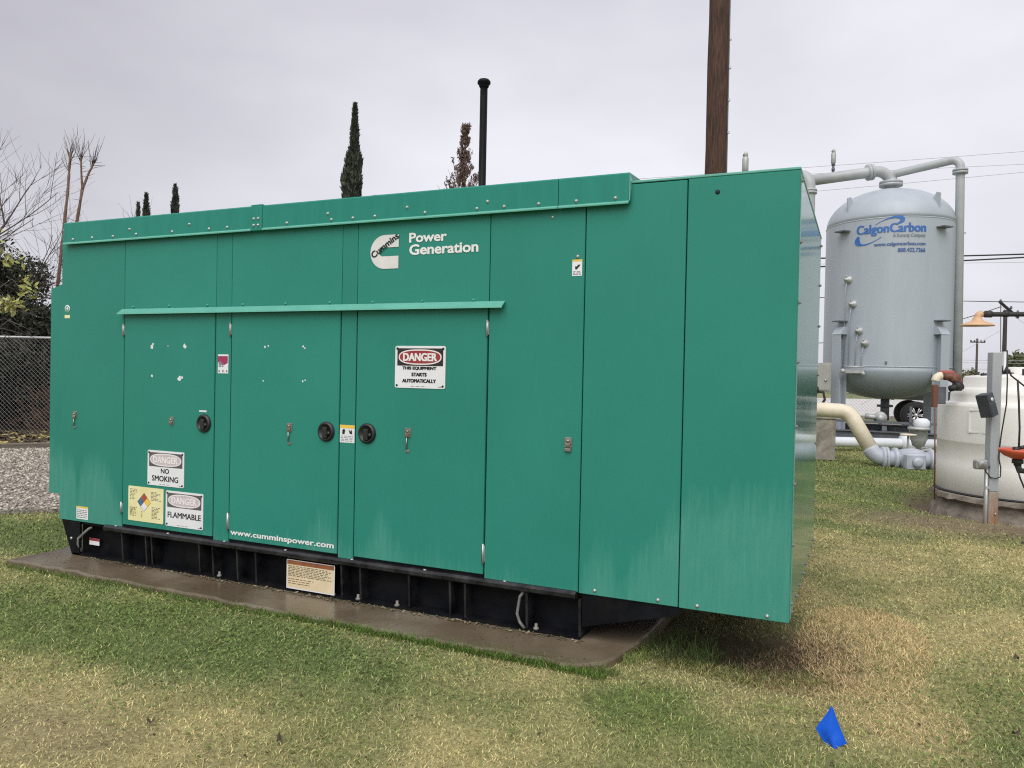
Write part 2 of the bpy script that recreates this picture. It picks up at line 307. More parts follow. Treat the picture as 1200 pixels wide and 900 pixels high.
def cover(x, y):
    """weights of green grass, straw, bare soil at a spot"""
    n1 = fbm(x, y, 2.2, 21); n2 = .7*fbm(x, y, .8, 31)+.3*fbm(x, y, .22, 33); n3 = fbm(x, y, 5, 41)
    a, b = to_ab(x, y)
    g = .60+(n1-.5)*1.7+(n2-.5)*1.6+.10*np.clip((x-.3)/1.0, 0, 1)
    near_pad = np.clip(1-np.abs(y+.95+.25*(x+2.5)*0)/.55, 0, 1)*np.clip((x+5.6)/.8, 0, 1)*np.clip((-.4-x)/1.0, 0, 1)
    g += .85*near_pad*(.45+1.1*(n1-.3))
    g += .5*blob(x, y, -3.6, -.85, 1.5, .45)+.35*blob(x, y, -.6, -.6, .5, .3)+.25*blob(x, y, .9, .3, .6, .9)
    g += .75*blob(x, y, -6.6, .25, 1.2, .5)
    g -= .5*blob(x, y, -6.3, -.1, .5, .25)
    g -= .30*blob(x, y, -1.6, -2.0, 1.6, .8)+.35*blob(x, y, -.9, -1.15, .55, .35)+.35*blob(x, y, -3.8, -1.9, 1.3, .5)
    g -= .7*blob(x, y, .42, .7, .35, .8)+.5*blob(x, y, .55, -.25, .3, .3)+.6*blob(x, y, .45, 3.2, .5, .35)
    far = np.clip((b-9.5)/4, 0, 1); g += .18*far+.5*blob(a, b, 6.6, 13.6, 1.6, 1.0)+.25*blob(a, b, 6.2, 15, 1.5, 1.5)
    s = np.clip((n2-.62)*2.0, 0, .45)+.25*np.clip((n3-.58)*4, 0, 1)*(n2 > .45)
    s += 1.25*blob(x, y, -.33, .45, .42, .42)+.6*blob(x, y, .1, .45, .3, .35)
    s += .8*blob(a, b, 4.6, 9.0, .7, .6)*(.5+n2)+1.0*blob(a, b, 5.8, 8.35, 1.2, .5)*(.45+n2)+1.0*np.clip(1.6-np.hypot(a-6.667, b-9.95), 0, .3)/.3
    s += .45*blob(x, y, -2.9, -2.0, .5, .3)
    return np.clip(g, 0, 1), np.clip(s, 0, 1), n2
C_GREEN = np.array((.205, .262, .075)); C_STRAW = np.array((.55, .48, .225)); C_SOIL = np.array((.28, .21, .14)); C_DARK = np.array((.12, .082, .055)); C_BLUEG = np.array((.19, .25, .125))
def cover_col(x, y):
    g, s, n2 = cover(x, y); t = fbm(x, y, .9, 77)[:, None]
    gc = C_GREEN*(1-t*.6)+C_BLUEG*(t*.6)
    c = C_STRAW*(1-g[:, None])+gc*g[:, None]
    dk = np.clip(1.3*blob(x, y, -.3, .5, .75, .55), 0, 1)[:, None]  # dark wet soil under the overhang, its colour also deepening the shade there
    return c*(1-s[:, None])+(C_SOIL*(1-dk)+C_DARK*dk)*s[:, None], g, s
def axis(c, near, step, farr):
    a = [0.0]; st = step
    while a[-1] < farr:
        if a[-1] > near: st *= 1.22
        a.append(a[-1]+st)
    a = np.array(a); return np.concatenate([c-a[:0:-1], c+a])
gx = axis(-1.5, 9, .07, 4000); gy = axis(3.0, 9, .07, 4000)
X, Y = np.meshgrid(gx, gy); nx, ny = len(gx), len(gy)
xf, yf = X.ravel(), Y.ravel(); zf = height(xf, yf)
me = bpy.data.meshes.new('ground'); me.vertices.add(nx*ny); me.vertices.foreach_set('co', np.stack([xf, yf, zf], 1).astype(np.float32).ravel())
ii = (np.arange(ny-1)[:, None]*nx+np.arange(nx-1)[None]).ravel()
quads = np.stack([ii, ii+1, ii+nx+1, ii+nx], 1)
me.loops.add(quads.size); me.loops.foreach_set('vertex_index', quads.ravel().astype(np.int32))
me.polygons.add(len(quads)); me.polygons.foreach_set('loop_start', np.arange(0, quads.size, 4, dtype=np.int32)); me.polygons.foreach_set('use_smooth', np.ones(len(quads), bool))
me.update(calc_edges=True)
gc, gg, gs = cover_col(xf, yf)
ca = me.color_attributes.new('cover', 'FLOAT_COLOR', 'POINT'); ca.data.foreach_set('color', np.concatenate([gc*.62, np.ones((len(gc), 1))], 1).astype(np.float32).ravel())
def attr_mat(name, attr, rough=.9, bump=.6, nscale=60, var=.35, bs=90):
    m = bpy.data.materials.new(name); m.use_nodes = True; t = m.node_tree; b = t.nodes['Principled BSDF']; b.inputs['Roughness'].default_value = rough; b.inputs['Specular IOR Level'].default_value = .25
    a = t.nodes.new('ShaderNodeAttribute'); a.attribute_name = attr
    if var:
        g = t.nodes.new('ShaderNodeNewGeometry'); n = t.nodes.new('ShaderNodeTexNoise'); n.inputs['Scale'].default_value = nscale; n.inputs['Detail'].default_value = 5; n.inputs['Roughness'].default_value = .7
        t.links.new(g.outputs['Position'], n.inputs['Vector'])
        q = t.nodes.new('ShaderNodeMapRange'); q.inputs[1].default_value = .3; q.inputs[2].default_value = .7; q.inputs[3].default_value = 1-var; q.inputs[4].default_value = 1+var; t.links.new(n.outputs[0], q.inputs[0])
        v = t.nodes.new('ShaderNodeVectorMath'); v.operation = 'SCALE'; t.links.new(a.outputs['Color'], v.inputs[0]); t.links.new(q.outputs[0], v.inputs['Scale'])
        t.links.new(v.outputs[0], b.inputs['Base Color'])
        bp = t.nodes.new('ShaderNodeBump'); bp.inputs['Strength'].default_value = bump; bp.inputs['Distance'].default_value = .02; t.links.new(n.outputs[0], bp.inputs['Height']); t.links.new(bp.outputs[0], b.inputs['Normal'])
    else: t.links.new(a.outputs['Color'], b.inputs['Base Color'])
    return m
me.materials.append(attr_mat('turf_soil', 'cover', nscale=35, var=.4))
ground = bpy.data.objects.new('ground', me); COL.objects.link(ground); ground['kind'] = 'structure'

# concrete pad under the generator
bm = bmesh.new(); pv = []
for k in range(len(PAD)):
    p, q = PAD[k], PAD[(k+1) % len(PAD)]; n = max(1, int(math.dist(p, q)/.09))
    for i in range(n):
        t = i/n; j = .022 if k < 7 else 0
        pv.append(bm.verts.new((p[0]+(q[0]-p[0])*t+random.uniform(-j, j)*.5, p[1]+(q[1]-p[1])*t+random.uniform(-j, j), .07)))
topf = bm.faces.new(pv); ex = bmesh.ops.extrude_face_region(bm, geom=[topf])
for v in ex['geom']:
    if isinstance(v, bmesh.types.BMVert): v.co.z = .07
for v in pv: v.co.z = -.1
bmesh.ops.recalc_face_normals(bm, faces=bm.faces[:])
top_edges = [e for e in bm.edges if all(abs(v.co.z-.07) < 1e-4 for v in e.verts)]
bmesh.ops.bevel(bm, geom=top_edges, offset=.014, segments=2, affect='EDGES', profile=.5)
me = bpy.data.meshes.new('concrete_pad'); bm.to_mesh(me); bm.free(); me.materials.append(M['concrete'])
pad = bpy.data.objects.new('concrete_pad', me); COL.objects.link(pad); pad['kind'] = 'structure'

def in_poly(px, py, poly):
    r = np.zeros(len(px), bool); n = len(poly)
    for i in range(n):
        x1, y1 = poly[i]; x2, y2 = poly[(i+1) % n]
        c = ((y1 > py) != (y2 > py)); xx = (x2-x1)*(py-y1)/(y2-y1+1e-12)+x1
        r ^= c & (px < xx)
    return r
# gravel strip, timber edging and bed at the left
GRAV = [W(-3.6, 8.75), W(-4.4, 8.42), W(-5.2, 8.15), W(-8, 7.1), W(-16, 7.1), W(-16, 11.4), W(-9.19, 13.9), W(-8.66, 14.5), W(-2, 17.6), W(-1.5, 11)]
GRAVP = [(p.x, p.y) for p in GRAV]
mb = MB(); mb.prism([(p[0], p[1]) for p in GRAVP], 'z', -.1, .035)
o = part('gravel_bed', mb, mat('gravel_base', (.10, .088, .07), (.34, .31, .265), scale=45, rough=.95, bump=1, bscale=40)); o['kind'] = 'structure'

def bulk(name, V, F, m, colors=None, attr='tint', kind='stuff'):
    """V (n,3), F (m,3) -> one object"""
    me = bpy.data.meshes.new(name); me.vertices.add(len(V)); me.vertices.foreach_set('co', V.astype(np.float32).ravel())
    me.loops.add(F.size); me.loops.foreach_set('vertex_index', F.astype(np.int32).ravel()); me.polygons.add(len(F)); me.polygons.foreach_set('loop_start', np.arange(0, F.size, F.shape[1], dtype=np.int32))
    me.update(calc_edges=True)
    if colors is not None:
        c = me.color_attributes.new(attr, 'FLOAT_COLOR', 'POINT'); c.data.foreach_set('color', np.concatenate([colors, np.ones((len(colors), 1))], 1).astype(np.float32).ravel())
    me.materials.append(m); o = bpy.data.objects.new(name, me); COL.objects.link(o)
    if kind: o['kind'] = kind
    return o

def blades(xy, length, width, lean, colors, name, m, z0=None, label=None, cat=None):
    n = len(xy); x, y = xy[:, 0], xy[:, 1]; z = height(x, y) if z0 is None else z0
    an = RNG.random(n)*2*np.pi; wd = np.stack([np.cos(an), np.sin(an), np.zeros(n)], 1)
    la = RNG.random(n)*2*np.pi; ll = lean*np.sqrt(RNG.random(n)); ld = np.stack([np.cos(la)*ll, np.sin(la)*ll, np.sqrt(1-np.minimum(ll, .98)**2)], 1)
    base = np.stack([x, y, z-.004], 1)
    mid = base+ld*(length*.5)[:, None]*np.array((.7, .7, 1.0)); tip = base+ld*length[:, None]*np.array((1.15, 1.15, .85)); w = wd*(width*.5)[:, None]
    V = np.stack([base, mid+w, tip, mid-w], 1).reshape(-1, 3); k = np.arange(n)[:, None]*4
    F = np.concatenate([k+np.array((0, 1, 3)), k+np.array((1, 2, 3))], 1).reshape(-1, 3)
    o = bulk(name, V, F, m, np.repeat(colors, 4, 0)); return tag(o, label, cat)
def sector(n, r0, r1, half, power):
    """spots in front of where the photographer stood, denser close by"""
    u = RNG.random(n); r = (r0**(power)+(r1**power-r0**power)*u)**(1/power); t = (RNG.random(n)*2-1)*half
    d = math.atan2(FH.y, FH.x)-t
    return np.stack([CAM[0]+r*np.cos(d), CAM[1]+r*np.sin(d)], 1), r
GM = attr_mat('grass_blade', 'tint', rough=.65, var=0)
N = 820000
xy, rr = sector(N, 1.7, 24, R(50), .55)
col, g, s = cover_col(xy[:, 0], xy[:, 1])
dark = .62+.62*fbm(xy[:, 0], xy[:, 1], .12, 91)
PADO = [(p[0], p[1]) for p in PAD]
ab = to_ab(xy[:, 0], xy[:, 1])
BASEP = [W(6.667+1.2*math.cos(q*.5236), 9.95+1.2*math.sin(q*.5236)) for q in range(12)]
keep = ~in_poly(xy[:, 0], xy[:, 1], PADO) & ~in_poly(xy[:, 0], xy[:, 1], GRAVP) & ~in_poly(xy[:, 0], xy[:, 1], [(p.x, p.y) for p in BASEP])
keep &= RNG.random(N) > s*1.02
keep &= ~((xy[:, 1] > .3) & (xy[:, 1] < 2.2) & (xy[:, 0] < -.6) & (xy[:, 0] > -5.6))
xy, rr, col, g, dark = xy[keep], rr[keep], col[keep], g[keep], dark[keep]; n = len(xy)
pick = RNG.random(n)
# each blade is green or dead; a patch is the share of either
blade = np.where((pick < g)[:, None], C_GREEN*np.array((1.0, 1.0, 1.0)), C_STRAW)
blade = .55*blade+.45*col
blade *= ((.58+.88*RNG.random(n)**1.3)*dark)[:, None]; blade[:, 0] *= .9+.2*RNG.random(n)
ln = (.010+.016*RNG.random(n))*(1+.35*g)*(1+.04*rr); wd = .0018+.00085*rr
blades(xy, ln, wd, .93, blade, 'grass', GM)

# ------------------------------------------------------------------ lettering
def text_arrays(body, bold=0.0, space=1.0, shear=0.0):
    cu_ = bpy.data.curves.new('t', 'FONT'); cu_.body = body; cu_.size = 1; cu_.offset = bold; cu_.space_character = space; cu_.resolution_u = 3; cu_.shear = shear
    ob = bpy.data.objects.new('t', cu_); COL.objects.link(ob); bpy.context.view_layer.update()
    dg = bpy.context.evaluated_depsgraph_get(); me = bpy.data.meshes.new_from_object(ob.evaluated_get(dg))
    v = np.empty(len(me.vertices)*3); me.vertices.foreach_get('co', v); v = v.reshape(-1, 3)[:, :2]; f = [tuple(p.vertices) for p in me.polygons]
    bpy.data.objects.remove(ob); bpy.data.curves.remove(cu_); bpy.data.meshes.remove(me)
    return v, f
def fit(v, x0, x1, z0, z1):
    lo, hi = v.min(0), v.max(0); s = np.array(((x1-x0)/(hi[0]-lo[0]), (z1-z0)/(hi[1]-lo[1])))
    return (v-lo)*s+np.array((x0, z0))
def text_mb(body, x0, x1, z0, z1, y, bold=0.0, space=1.0, rot=0.0, shear=0.0, fat=0.0, at=None):
    v, f = text_arrays(body, bold, space, shear); v = fit(v, x0+fat, x1-fat, z0+fat*.6, z1-fat*.6)
    if rot:
        c = v.mean(0) if at is None else (v.min(0)+v.max(0))/2; q = v-c; cs, sn = math.cos(rot), math.sin(rot); v = (c if at is None else np.array(at))+np.stack([q[:, 0]*cs-q[:, 1]*sn, q[:, 0]*sn+q[:, 1]*cs], 1)
    mb = MB()
    for k, (dx, dz) in enumerate(((0, 0), (-1, .5), (1, .5), (-1, -.5), (1, -.5)) if fat else ((0, 0),)):
        mb.add([(p[0]+dx*fat, y-.00015*k, p[1]+dz*fat) for p in v], f)
    return mb
def flat(poly, y):                      # polygon in x,z facing -y
    return MB().add([(p[0], y, p[1]) for p in poly], [tuple(range(len(poly)))])
def rrect(x0, x1, z0, z1, r, n=4):
    o = []
    for cx, cz, a in ((x1-r, z0+r, -90), (x1-r, z1-r, 0), (x0+r, z1-r, 90), (x0+r, z0+r, 180)):
        for i in range(n+1): t = R(a+90*i/n); o.append((cx+r*math.cos(t), cz+r*math.sin(t)))
    return o
def ell(cx, cz, rx, rz, n=28): return [(cx+rx*math.cos(2*math.pi*i/n), cz+rz*math.sin(2*math.pi*i/n)) for i in range(n)]
def ring(outer, inner, y):
    n = len(outer); return MB().add([(p[0], y, p[1]) for p in outer]+[(p[0], y, p[1]) for p in inner], [(i, (i+1) % n, n+(i+1) % n, n+i) for i in range(n)])

# ------------------------------------------------------------------ generator
ROOT = Vector((-2.78, 1.09, .07))
gen = thing('generator', 'large green generator enclosure on a black steel skid, standing on the wet concrete pad', 'generator', ROOT)
def gp(name, mb, m, parent=gen, label=None, kind=None):
    mb.shift(ROOT); return part(name, mb, m, parent, label, kind)
XL, D = -5.566, 2.179
x1, x2, x3, x4, x5, x6, x7, x8 = -4.846, -3.917, -3.772, -2.822, -2.70, -1.744, -1.141, -.568
ZB, ZT = .34, 2.652
gp('body', MB().box(XL+.02, -.02, .025, D-.02, ZB+.03, ZT-.03), M['gap'])
G_ = .003
def panel(name, a, b, z0, z1, m=M['green'], y0=0.0, bev=.003, label=None, g=None):
    g = G_ if g is None else g; bev = min(bev, .0015) if g < .002 else bev
    return gp(name, MB().box(a+g, b-g, y0, .03, z0, z1, bev), m, label=label)
panel('front_panel', XL, x1, ZB, ZT-.02)
doors = []
for a, b in ((x1, x2), (x3, x4), (x5, x6)):
    gap = .004
    doors.append(gp('door', MB().box(a+gap+.003, b-gap-.003, -.004, .028, .368, 2.0, .004), M['green']))
    panel('upper_panel', a, b, 2.012, ZT-.02, g=.0016)
    gp('door_sill', MB().box(a+.004, b-.004, .008, .03, .345, .372), M['black'])
panel('mullion', x2, x3, ZB+.005, ZT-.02, g=.0016); panel('mullion', x4, x5, ZB+.005, ZT-.02, g=.0016)
panel('front_panel', x6, x7, ZB, ZT-.02); panel('front_panel', x7, x8, ZB-.002, ZT-.004)
cp = panel('front_panel', x8, 0.003, ZB-.004, ZT)
gp('end_panel', MB().box(-.026, 0, .032, D, ZB, ZT, .003), M['green_gloss'])
gp('corner_flange', MB().box(0.0005, .004, .030, .075, ZB+.01, ZT-.01), M['roof'])
gp('back_panel', MB().box(XL, -.03, D-.018, D, ZB, ZT, .003), M['green'])
gp('left_end_panel', MB().box(XL, XL+.02, .032, D-.02, ZB, ZT, .003), M['green'])
# roof with thin folded edge
gp('roof', MB().box(XL, .004, .0, D, ZT+.002, ZT+.016, .003), M['roof'])
# eaves cap, two lengths and their joint cover
def cap_mb(a, b):
    return MB().prism([(-.035, 2.545), (-.035, 2.70), (-.029, 2.708), (.30, 2.725), (.30, 2.671), (-.003, 2.671), (-.003, 2.545)][::-1], 'x', a, b)
def lip_mb(a, b): return MB().prism([(-.035, 2.552), (-.035, 2.535), (-.043, 2.535), (-.044, 2.542)], 'x', a, b)
for a, b in ((XL+.065, -3.573), (-3.470, -1.301), (-1.297, -.884)):
    c = gp('eaves_cap', cap_mb(a, b), M['green_cap']); gp('cap_lip', lip_mb(a, b), M['roof'], c)
c = gp('cap_joint', MB().box(-3.571, -3.472, -.040, -.0, 2.535, 2.715, .003), M['green_cap'])
gp('cap_end', MB().prism([(-.033, 2.552), (.02, 2.668), (-.033, 2.70)], 'x', -.883, -.878), M['roof'])
# drip ledge over the doors
c = gp('drip_ledge', MB().prism([(-.006, 2.018), (-.052, 1.984), (-.054, 1.974), (-.049, 1.974), (-.047, 1.980), (-.006, 2.010)], 'x', -4.865, -1.635), M['roof'])  # upward tilt catching the sky is put into the lighter green
# intake hood at the far end
gp('intake_hood', MB().prism([(-6.19, .455), (XL-.002, .455), (XL-.002, 2.42), (-6.19, 2.24)], 'y', .35, D-.4), M['green'])
# bolts
bolt_f = MB().lathe([(.0108, 0), (.0108, -.002), (.0078, -.003), (.0074, -.007), (.004, -.010)], n=10, axis='y').mesh('bolt', M['zinc']); bolt_g = MB().lathe([(.0105, 0), (.0105, -.002), (.0075, -.003), (.007, -.007), (.004, -.009)], n=10, axis='y').mesh('bolt', M['green_trim'])
bolt_s = MB().lathe([(.0115, 0), (.0115, .003), (.0085, .004), (.008, .009), (.005, .012)], n=10, axis='x').mesh('bolt', M['dull'])
cap_b = [(-5.39, 2.572), (-5.17, 2.574), (-4.94, 2.572), (-4.69, 2.575), (-4.32, 2.573), (-4.76, 2.615), (-4.15, 2.617), (-3.96, 2.573), (-3.79, 2.574), (-3.26, 2.572), (-2.92, 2.613), (-2.89, 2.572), (-2.72, 2.572), (-2.55, 2.572), (-2.31, 2.612), (-2.18, 2.571), (-1.82, 2.571), (-1.75, 2.608), (-1.64, 2.571), (-1.42, 2.571), (-1.19, 2.571), (-.96, 2.571)]
led_b = [(-4.75, 2.033), (-4.38, 2.034), (-4.0, 2.033), (-3.67, 2.031), (-3.29, 2.031), (-2.92, 2.03), (-2.58, 2.028), (-2.21, 2.028), (-1.85, 2.027)]
low_b = [(-1.042, .366), (-.679, .362), (-.466, .36), (-.107, .358), (-1.344, 2.496), (-1.186, 2.262)]
side_b = [(.044, z) for z in (2.606, 2.292, 1.982, 1.676, 1.344, 1.047, .733, .428)]+[(y, .362) for y in (.13, .46, .72, 1.03, 1.3, 1.57, 1.9, 2.14)]+[(2.15, z) for z in (.66, 1.1, 1.62, 1.99, 2.3, 2.6)]
for (bx, bz, by) in [(x, z, -.035) for x, z in cap_b]+[(x, z, -.040) for x in (-3.545, -3.505) for z in (2.617, 2.572)]+[(x, z, 0) for x, z in led_b+low_b]:
    part('bolt', bolt_g if (bx, bz) in led_b else bolt_f, None, gen, loc=(bx-ROOT.x, by-ROOT.y, bz-ROOT.z))
for by, bz in side_b: part('bolt', bolt_s, None, gen, loc=((.004 if by < .05 else 0)-ROOT.x, by-ROOT.y, bz-ROOT.z))
gp('bolt_hole', MB().lathe([(.013, 0), (.013, -.0015)], c=(-.41, -.0001, 2.57), n=12, axis='y'), M['gap'])
# hinges
def hinge(door, x, z0, z1):
    gp('hinge', MB().tube([(x, -.006, z0), (x, -.006, z1)], .0075, 8).box(x-.011, x+.011, -.004, .0, z0+.01, z1-.01), M['zinc'], door)
for d_, x, zs in ((doors[0], x1-.004, ((1.81, 1.902), (.45, .54))), (doors[1], x3-.004, ((1.81, 1.906), (.43, .555))), (doors[2], x6-.006, ((1.808, 1.906), (.436, .555)))):
    for z0, z1 in zs: hinge(d_, x, z0, z1)
# paddle handles: round black dish with a folding grip
def paddle(door, x, z):
    h = gp('handle', MB().lathe([(.066, 0), (.066, -.012), (.056, -.022), (.05, -.022), (.046, -.012), (.0, -.012)], c=(x, -.003, z), n=24, axis='y', cap=False), M['plastic'], door)
    gp('grip', MB().box(x-.018, x+.018, -.034, -.012, z-.045, z+.03, .006).lathe([(.013, -.012), (.013, -.028)], c=(x+.03, -.003, z-.01), n=10, axis='y'), M['plastic'], h)
paddle(doors[0], -4.011, 1.181); paddle(doors[1], -2.925, 1.176); paddle(doors[2], -2.6, 1.18)
gp('door_mark', MB().box(-4.06, -3.99, -.0062, -.0042, 1.262, 1.274), M['signw'], doors[0])
# hasp latches with hanging link
def latch(parent, x, zt, zb, y=-.004, link=True):
    l = gp('latch', MB().box(x-.022, x+.022, y-.007, y, zt-.058, zt, .002).box(x-.015, x+.015, y-.018, y-.007, zt-.05, zt-.03, .003).tube([(x-.01, y-.012, zt-.02), (x+.01, y-.012, zt-.02)], .007, 6), M['steel'], parent)
    if link:
        gp('hasp_link', MB().tube([(x-.004, y-.01, zt-.06), (x-.006, y-.008, zb+.02)], .0045, 6).box(x-.014, x+.014, y-.006, y, zb, zb+.018, .002), M['steel'], l)
latch(gen, -5.389, 1.215, 1.078, 0); latch(doors[0], -4.332, 1.214, 1.14, link=False); latch(doors[1], -3.234, 1.218, 1.07); latch(doors[2], -2.293, 1.229, 1.075); latch(gen, -1.219, 1.226, 1.15, 0, False)
gp('keeper', MB().box(-1.238, -1.2, -.016, 0, 1.145, 1.165, .003), M['steel'])
# logo and lettering
def logo():
    xl, xr, zt, zb = -2.601, -2.388, 2.455, 2.239; h = zt-zb; r = h/2; cx = xl+r; cz = (zt+zb)/2
    out_ = [(xr, zt)]+[(cx+r*math.cos(R(90+180*i/20)), cz+r*math.sin(R(90+180*i/20))) for i in range(21)]+[(xr, zb)]
    w = .13*h; sz = .5; ix = cx-.01*h
    s0, s1 = zb+h*.37, zb+h*.63; sr = (s1-s0)/2; sc = (s0+s1)/2; ix = xl+h*.44
    inn = [(xr, s1)]+[(ix+sr*math.cos(R(90+180*i/20)), sc+sr*math.sin(R(90+180*i/20))) for i in range(21)]+[(xr, s0)]
    n = len(out_); mb = MB().add([(p[0], -.0035, p[1]) for p in out_]+[(p[0], -.0035, p[1]) for p in inn], [(i, i+1, n+i+1, n+i) for i in range(n-1)])
    return mb
lg = gp('logo', logo(), M['logo'])
gp('logo_lettering', text_mb('Cummins', -2.612, -2.378, 2.36, 2.404, -.005, rot=R(33.5), fat=.0022, at=(-2.492, 2.388)), M['gap'], lg)
gp('lettering', text_mb('Power', -2.311, -2.04, 2.396, 2.458, -.0035, .028, .98), M['white'])
gp('lettering', text_mb('Generation', -2.309, -1.821, 2.318, 2.385, -.0035, .028, .98), M['white'])
gp('lettering', text_mb('www.cumminspower.com', -3.748, -2.848, .392, .44, -.0075, .030, 1.02), M['white'], doors[1])
# stickers
def sticker(name, x0, x1, z0, z1, y, m, parent=gen): return gp(name, MB().box(x0, x1, y-.0012, y-.0002, z0, z1), m, parent)
def dashes(x0, x1, z0, z1, rows, h, y, seed, gapp=.25, fill=1.0):
    rd = random.Random(seed); mb = MB()
    for i in range(rows):
        z = z1-(z1-z0)*(i+.5)/rows; x = x0
        xe = x1 if fill == 1 else x0+(x1-x0)*rd.uniform(fill, 1)
        while x < xe:
            w = min(rd.uniform(.012, .034), xe-x)
            if w > .004: mb.add([(x, y, z-h/2), (x+w, y, z-h/2), (x+w, y, z+h/2), (x, y, z+h/2)], [(0, 1, 2, 3)])
            x += w+rd.uniform(.004, .009)*(1+gapp)
    return mb
r_ = gp('round_sticker', MB().lathe([(.03, 0), (.03, -.0012)], c=(-5.495, -.0002, 2.03), n=20, axis='y'), M['signw']); gp('sticker_ring', ring(ell(-5.495, 2.03, .02, .022), ell(-5.495, 2.03, .011, .013), -.0022), M['green_trim'], r_)
s_ = sticker('sticker', -5.525, -5.463, 1.955, 1.98, 0, M['yellow'])
s_ = sticker('sticker', -5.36, -5.226, .362, .462, 0, M['signw']); gp('sticker_band', flat([(-5.36, .45), (-5.226, .45), (-5.226, .462), (-5.36, .462)], -.002), M['gold'], s_); gp('print', dashes(-5.35, -5.24, .37, .44, 5, .005, -.002, 1), M['fade'], s_)
s_ = sticker('sticker', -3.893, -3.795, 1.545, 1.68, 0, M['signw']); gp('sticker_band', flat([(-3.893, 1.625), (-3.86, 1.608), (-3.83, 1.605), (-3.80, 1.62), (-3.80, 1.668), (-3.893, 1.668)], -.002), M['magenta'], s_); gp('print', dashes(-3.885, -3.84, 1.59, 1.63, 4, .007, -.0028, 2).add([(x_, -.0028, z_) for x_, z_ in ((-3.885, 1.555), (-3.872, 1.555), (-3.872, 1.568), (-3.885, 1.568), (-3.85, 1.555), (-3.837, 1.555), (-3.837, 1.568), (-3.85, 1.568), (-3.815, 1.555), (-3.802, 1.555), (-3.802, 1.568), (-3.815, 1.568))], [(0, 1, 2, 3), (4, 5, 6, 7), (8, 9, 10, 11)]), M['cgrey'], s_)
s_ = sticker('sticker', -2.819, -2.703, 1.11, 1.226, 0, M['signw']); gp('sticker_band', flat([(-2.819, 1.205), (-2.703, 1.205), (-2.703, 1.226), (-2.819, 1.226)], -.002), M['gold'], s_); gp('pictogram', flat([(-2.80, 1.165), (-2.782, 1.165), (-2.776, 1.195), (-2.79, 1.2), (-2.8, 1.19)], -.002).add([(-2.75, -.002, 1.2), (-2.742, -.002, 1.172), (-2.72, -.002, 1.165), (-2.725, -.002, 1.198), (-2.736, -.002, 1.185)], [(4, 0, 1, 2, 3)]), M['ink'], s_); gp('print', dashes(-2.81, -2.715, 1.116, 1.158, 4, .004, -.002, 3), M['cgrey'], s_)
s_ = sticker('sticker', -1.218, -1.158, 2.152, 2.245, 0, M['signw']); gp('sticker_band', flat([(-1.218, 2.235), (-1.158, 2.235), (-1.158, 2.245), (-1.218, 2.245)], -.002), M['gold'], s_); gp('pictogram', flat([(-1.2, 2.19), (-1.19, 2.188), (-1.175, 2.205), (-1.168, 2.215), (-1.18, 2.217), (-1.19, 2.206), (-1.2, 2.207)], -.002), M['ink'], s_); gp('print', dashes(-1.213, -1.165, 2.157, 2.18, 3, .004, -.002, 4), M['cgrey'], s_)
# paint chips and the ghost outlines of removed signs
def chip(x, z, s, seed, door):
    rd = random.Random(seed); pl = [(x+s*rd.uniform(.5, 1)*math.cos(2*math.pi*i/8), z+s*1.2*rd.uniform(.4, 1)*math.sin(2*math.pi*i/8)) for i in range(8)]
    gp('paint_chip', flat(pl, -.0052), M['signw'], door)
for x, z, s, k in ((-4.545, 1.728, .021, 1), (-4.535, 1.75, .012, 9), (-4.213, 1.737, .02, 2), (-4.38, 1.738, .007, 3), (-4.54, 1.512, .013, 4), (-4.262, 1.496, .022, 5), (-4.235, 1.507, .012, 6)): chip(x, z, s, k, doors[0])
for x, z, s, k in ((-3.46, 1.735, .01, 11), (-3.43, 1.743, .008, 12), (-3.13, 1.74, .01, 13), (-3.115, 1.728, .008, 14), (-3.47, 1.50, .008, 15), (-3.13, 1.505, .01, 16), (-3.11, 1.512, .007, 17)): chip(x, z, s, k, doors[1])
# skid
sk = gp('skid', MB().box(-5.40, -1.125, .10, .13, .072, .345).box(-5.40, -1.125, .0, .11, .072, .086).box(XL+.02, -1.12, .02, .11, .318, .338).box(-5.4, -1.14, 1.98, 2.1, .072, .338).box(-1.14, -1.12, .1, 2.1, .072, .338).box(-5.42, -5.4, .1, 2.1, .072, .338), M['black'])
gp('skid_rail', MB().prism([(.02, .352), (-.012, .347), (-.027, .333), (-.027, .312), (-.018, .304), (.02, .304)][::-1], 'x', -5.02, -1.15), M['rail'], sk)
gp('end_plate', MB().prism([(-5.53, .338), (-5.41, .073), (-5.32, .073), (-5.32, .338)][::-1], 'y', .0, .02), M['black'], sk)
for rx in (-4.845, -4.59, -4.53, -4.05, -3.92, -3.69, -3.52, -2.79, -2.64, -2.27, -1.975, -1.87, -1.46, -1.13):
    gp('rib', MB().prism([(-.004, .302), (.012, .086), (.10, .086), (.10, .302)], 'x', rx-.007, rx+.007), M['rail'], sk)
gp('overhang_bracket', MB().prism([(-1.12, .338), (-1.12, .143), (-.565, .29), (-.54, .338)], 'y', .012, .03).box(-1.12, -.54, .03, .09, .326, .338), M['black'], sk)
gp('overhang_floor', MB().box(-1.11, -.03, .1, D-.05, .342, .368), M['black'], sk)
gp('conduit', MB().tube([(-5.215, .03, .30), (-5.23, .01, .29), (-5.335, .0, .205), (-5.34, .0, .16), (-5.32, .02, .10)], .010, 8), M['tube'], sk)
gp('strap', MB().tube([(-1.48, .0, .30), (-1.50, -.008, .27), (-1.515, -.01, .17), (-1.50, -.005, .12), (-1.47, .0, .085)], .0095, 6), M['tube'], sk)
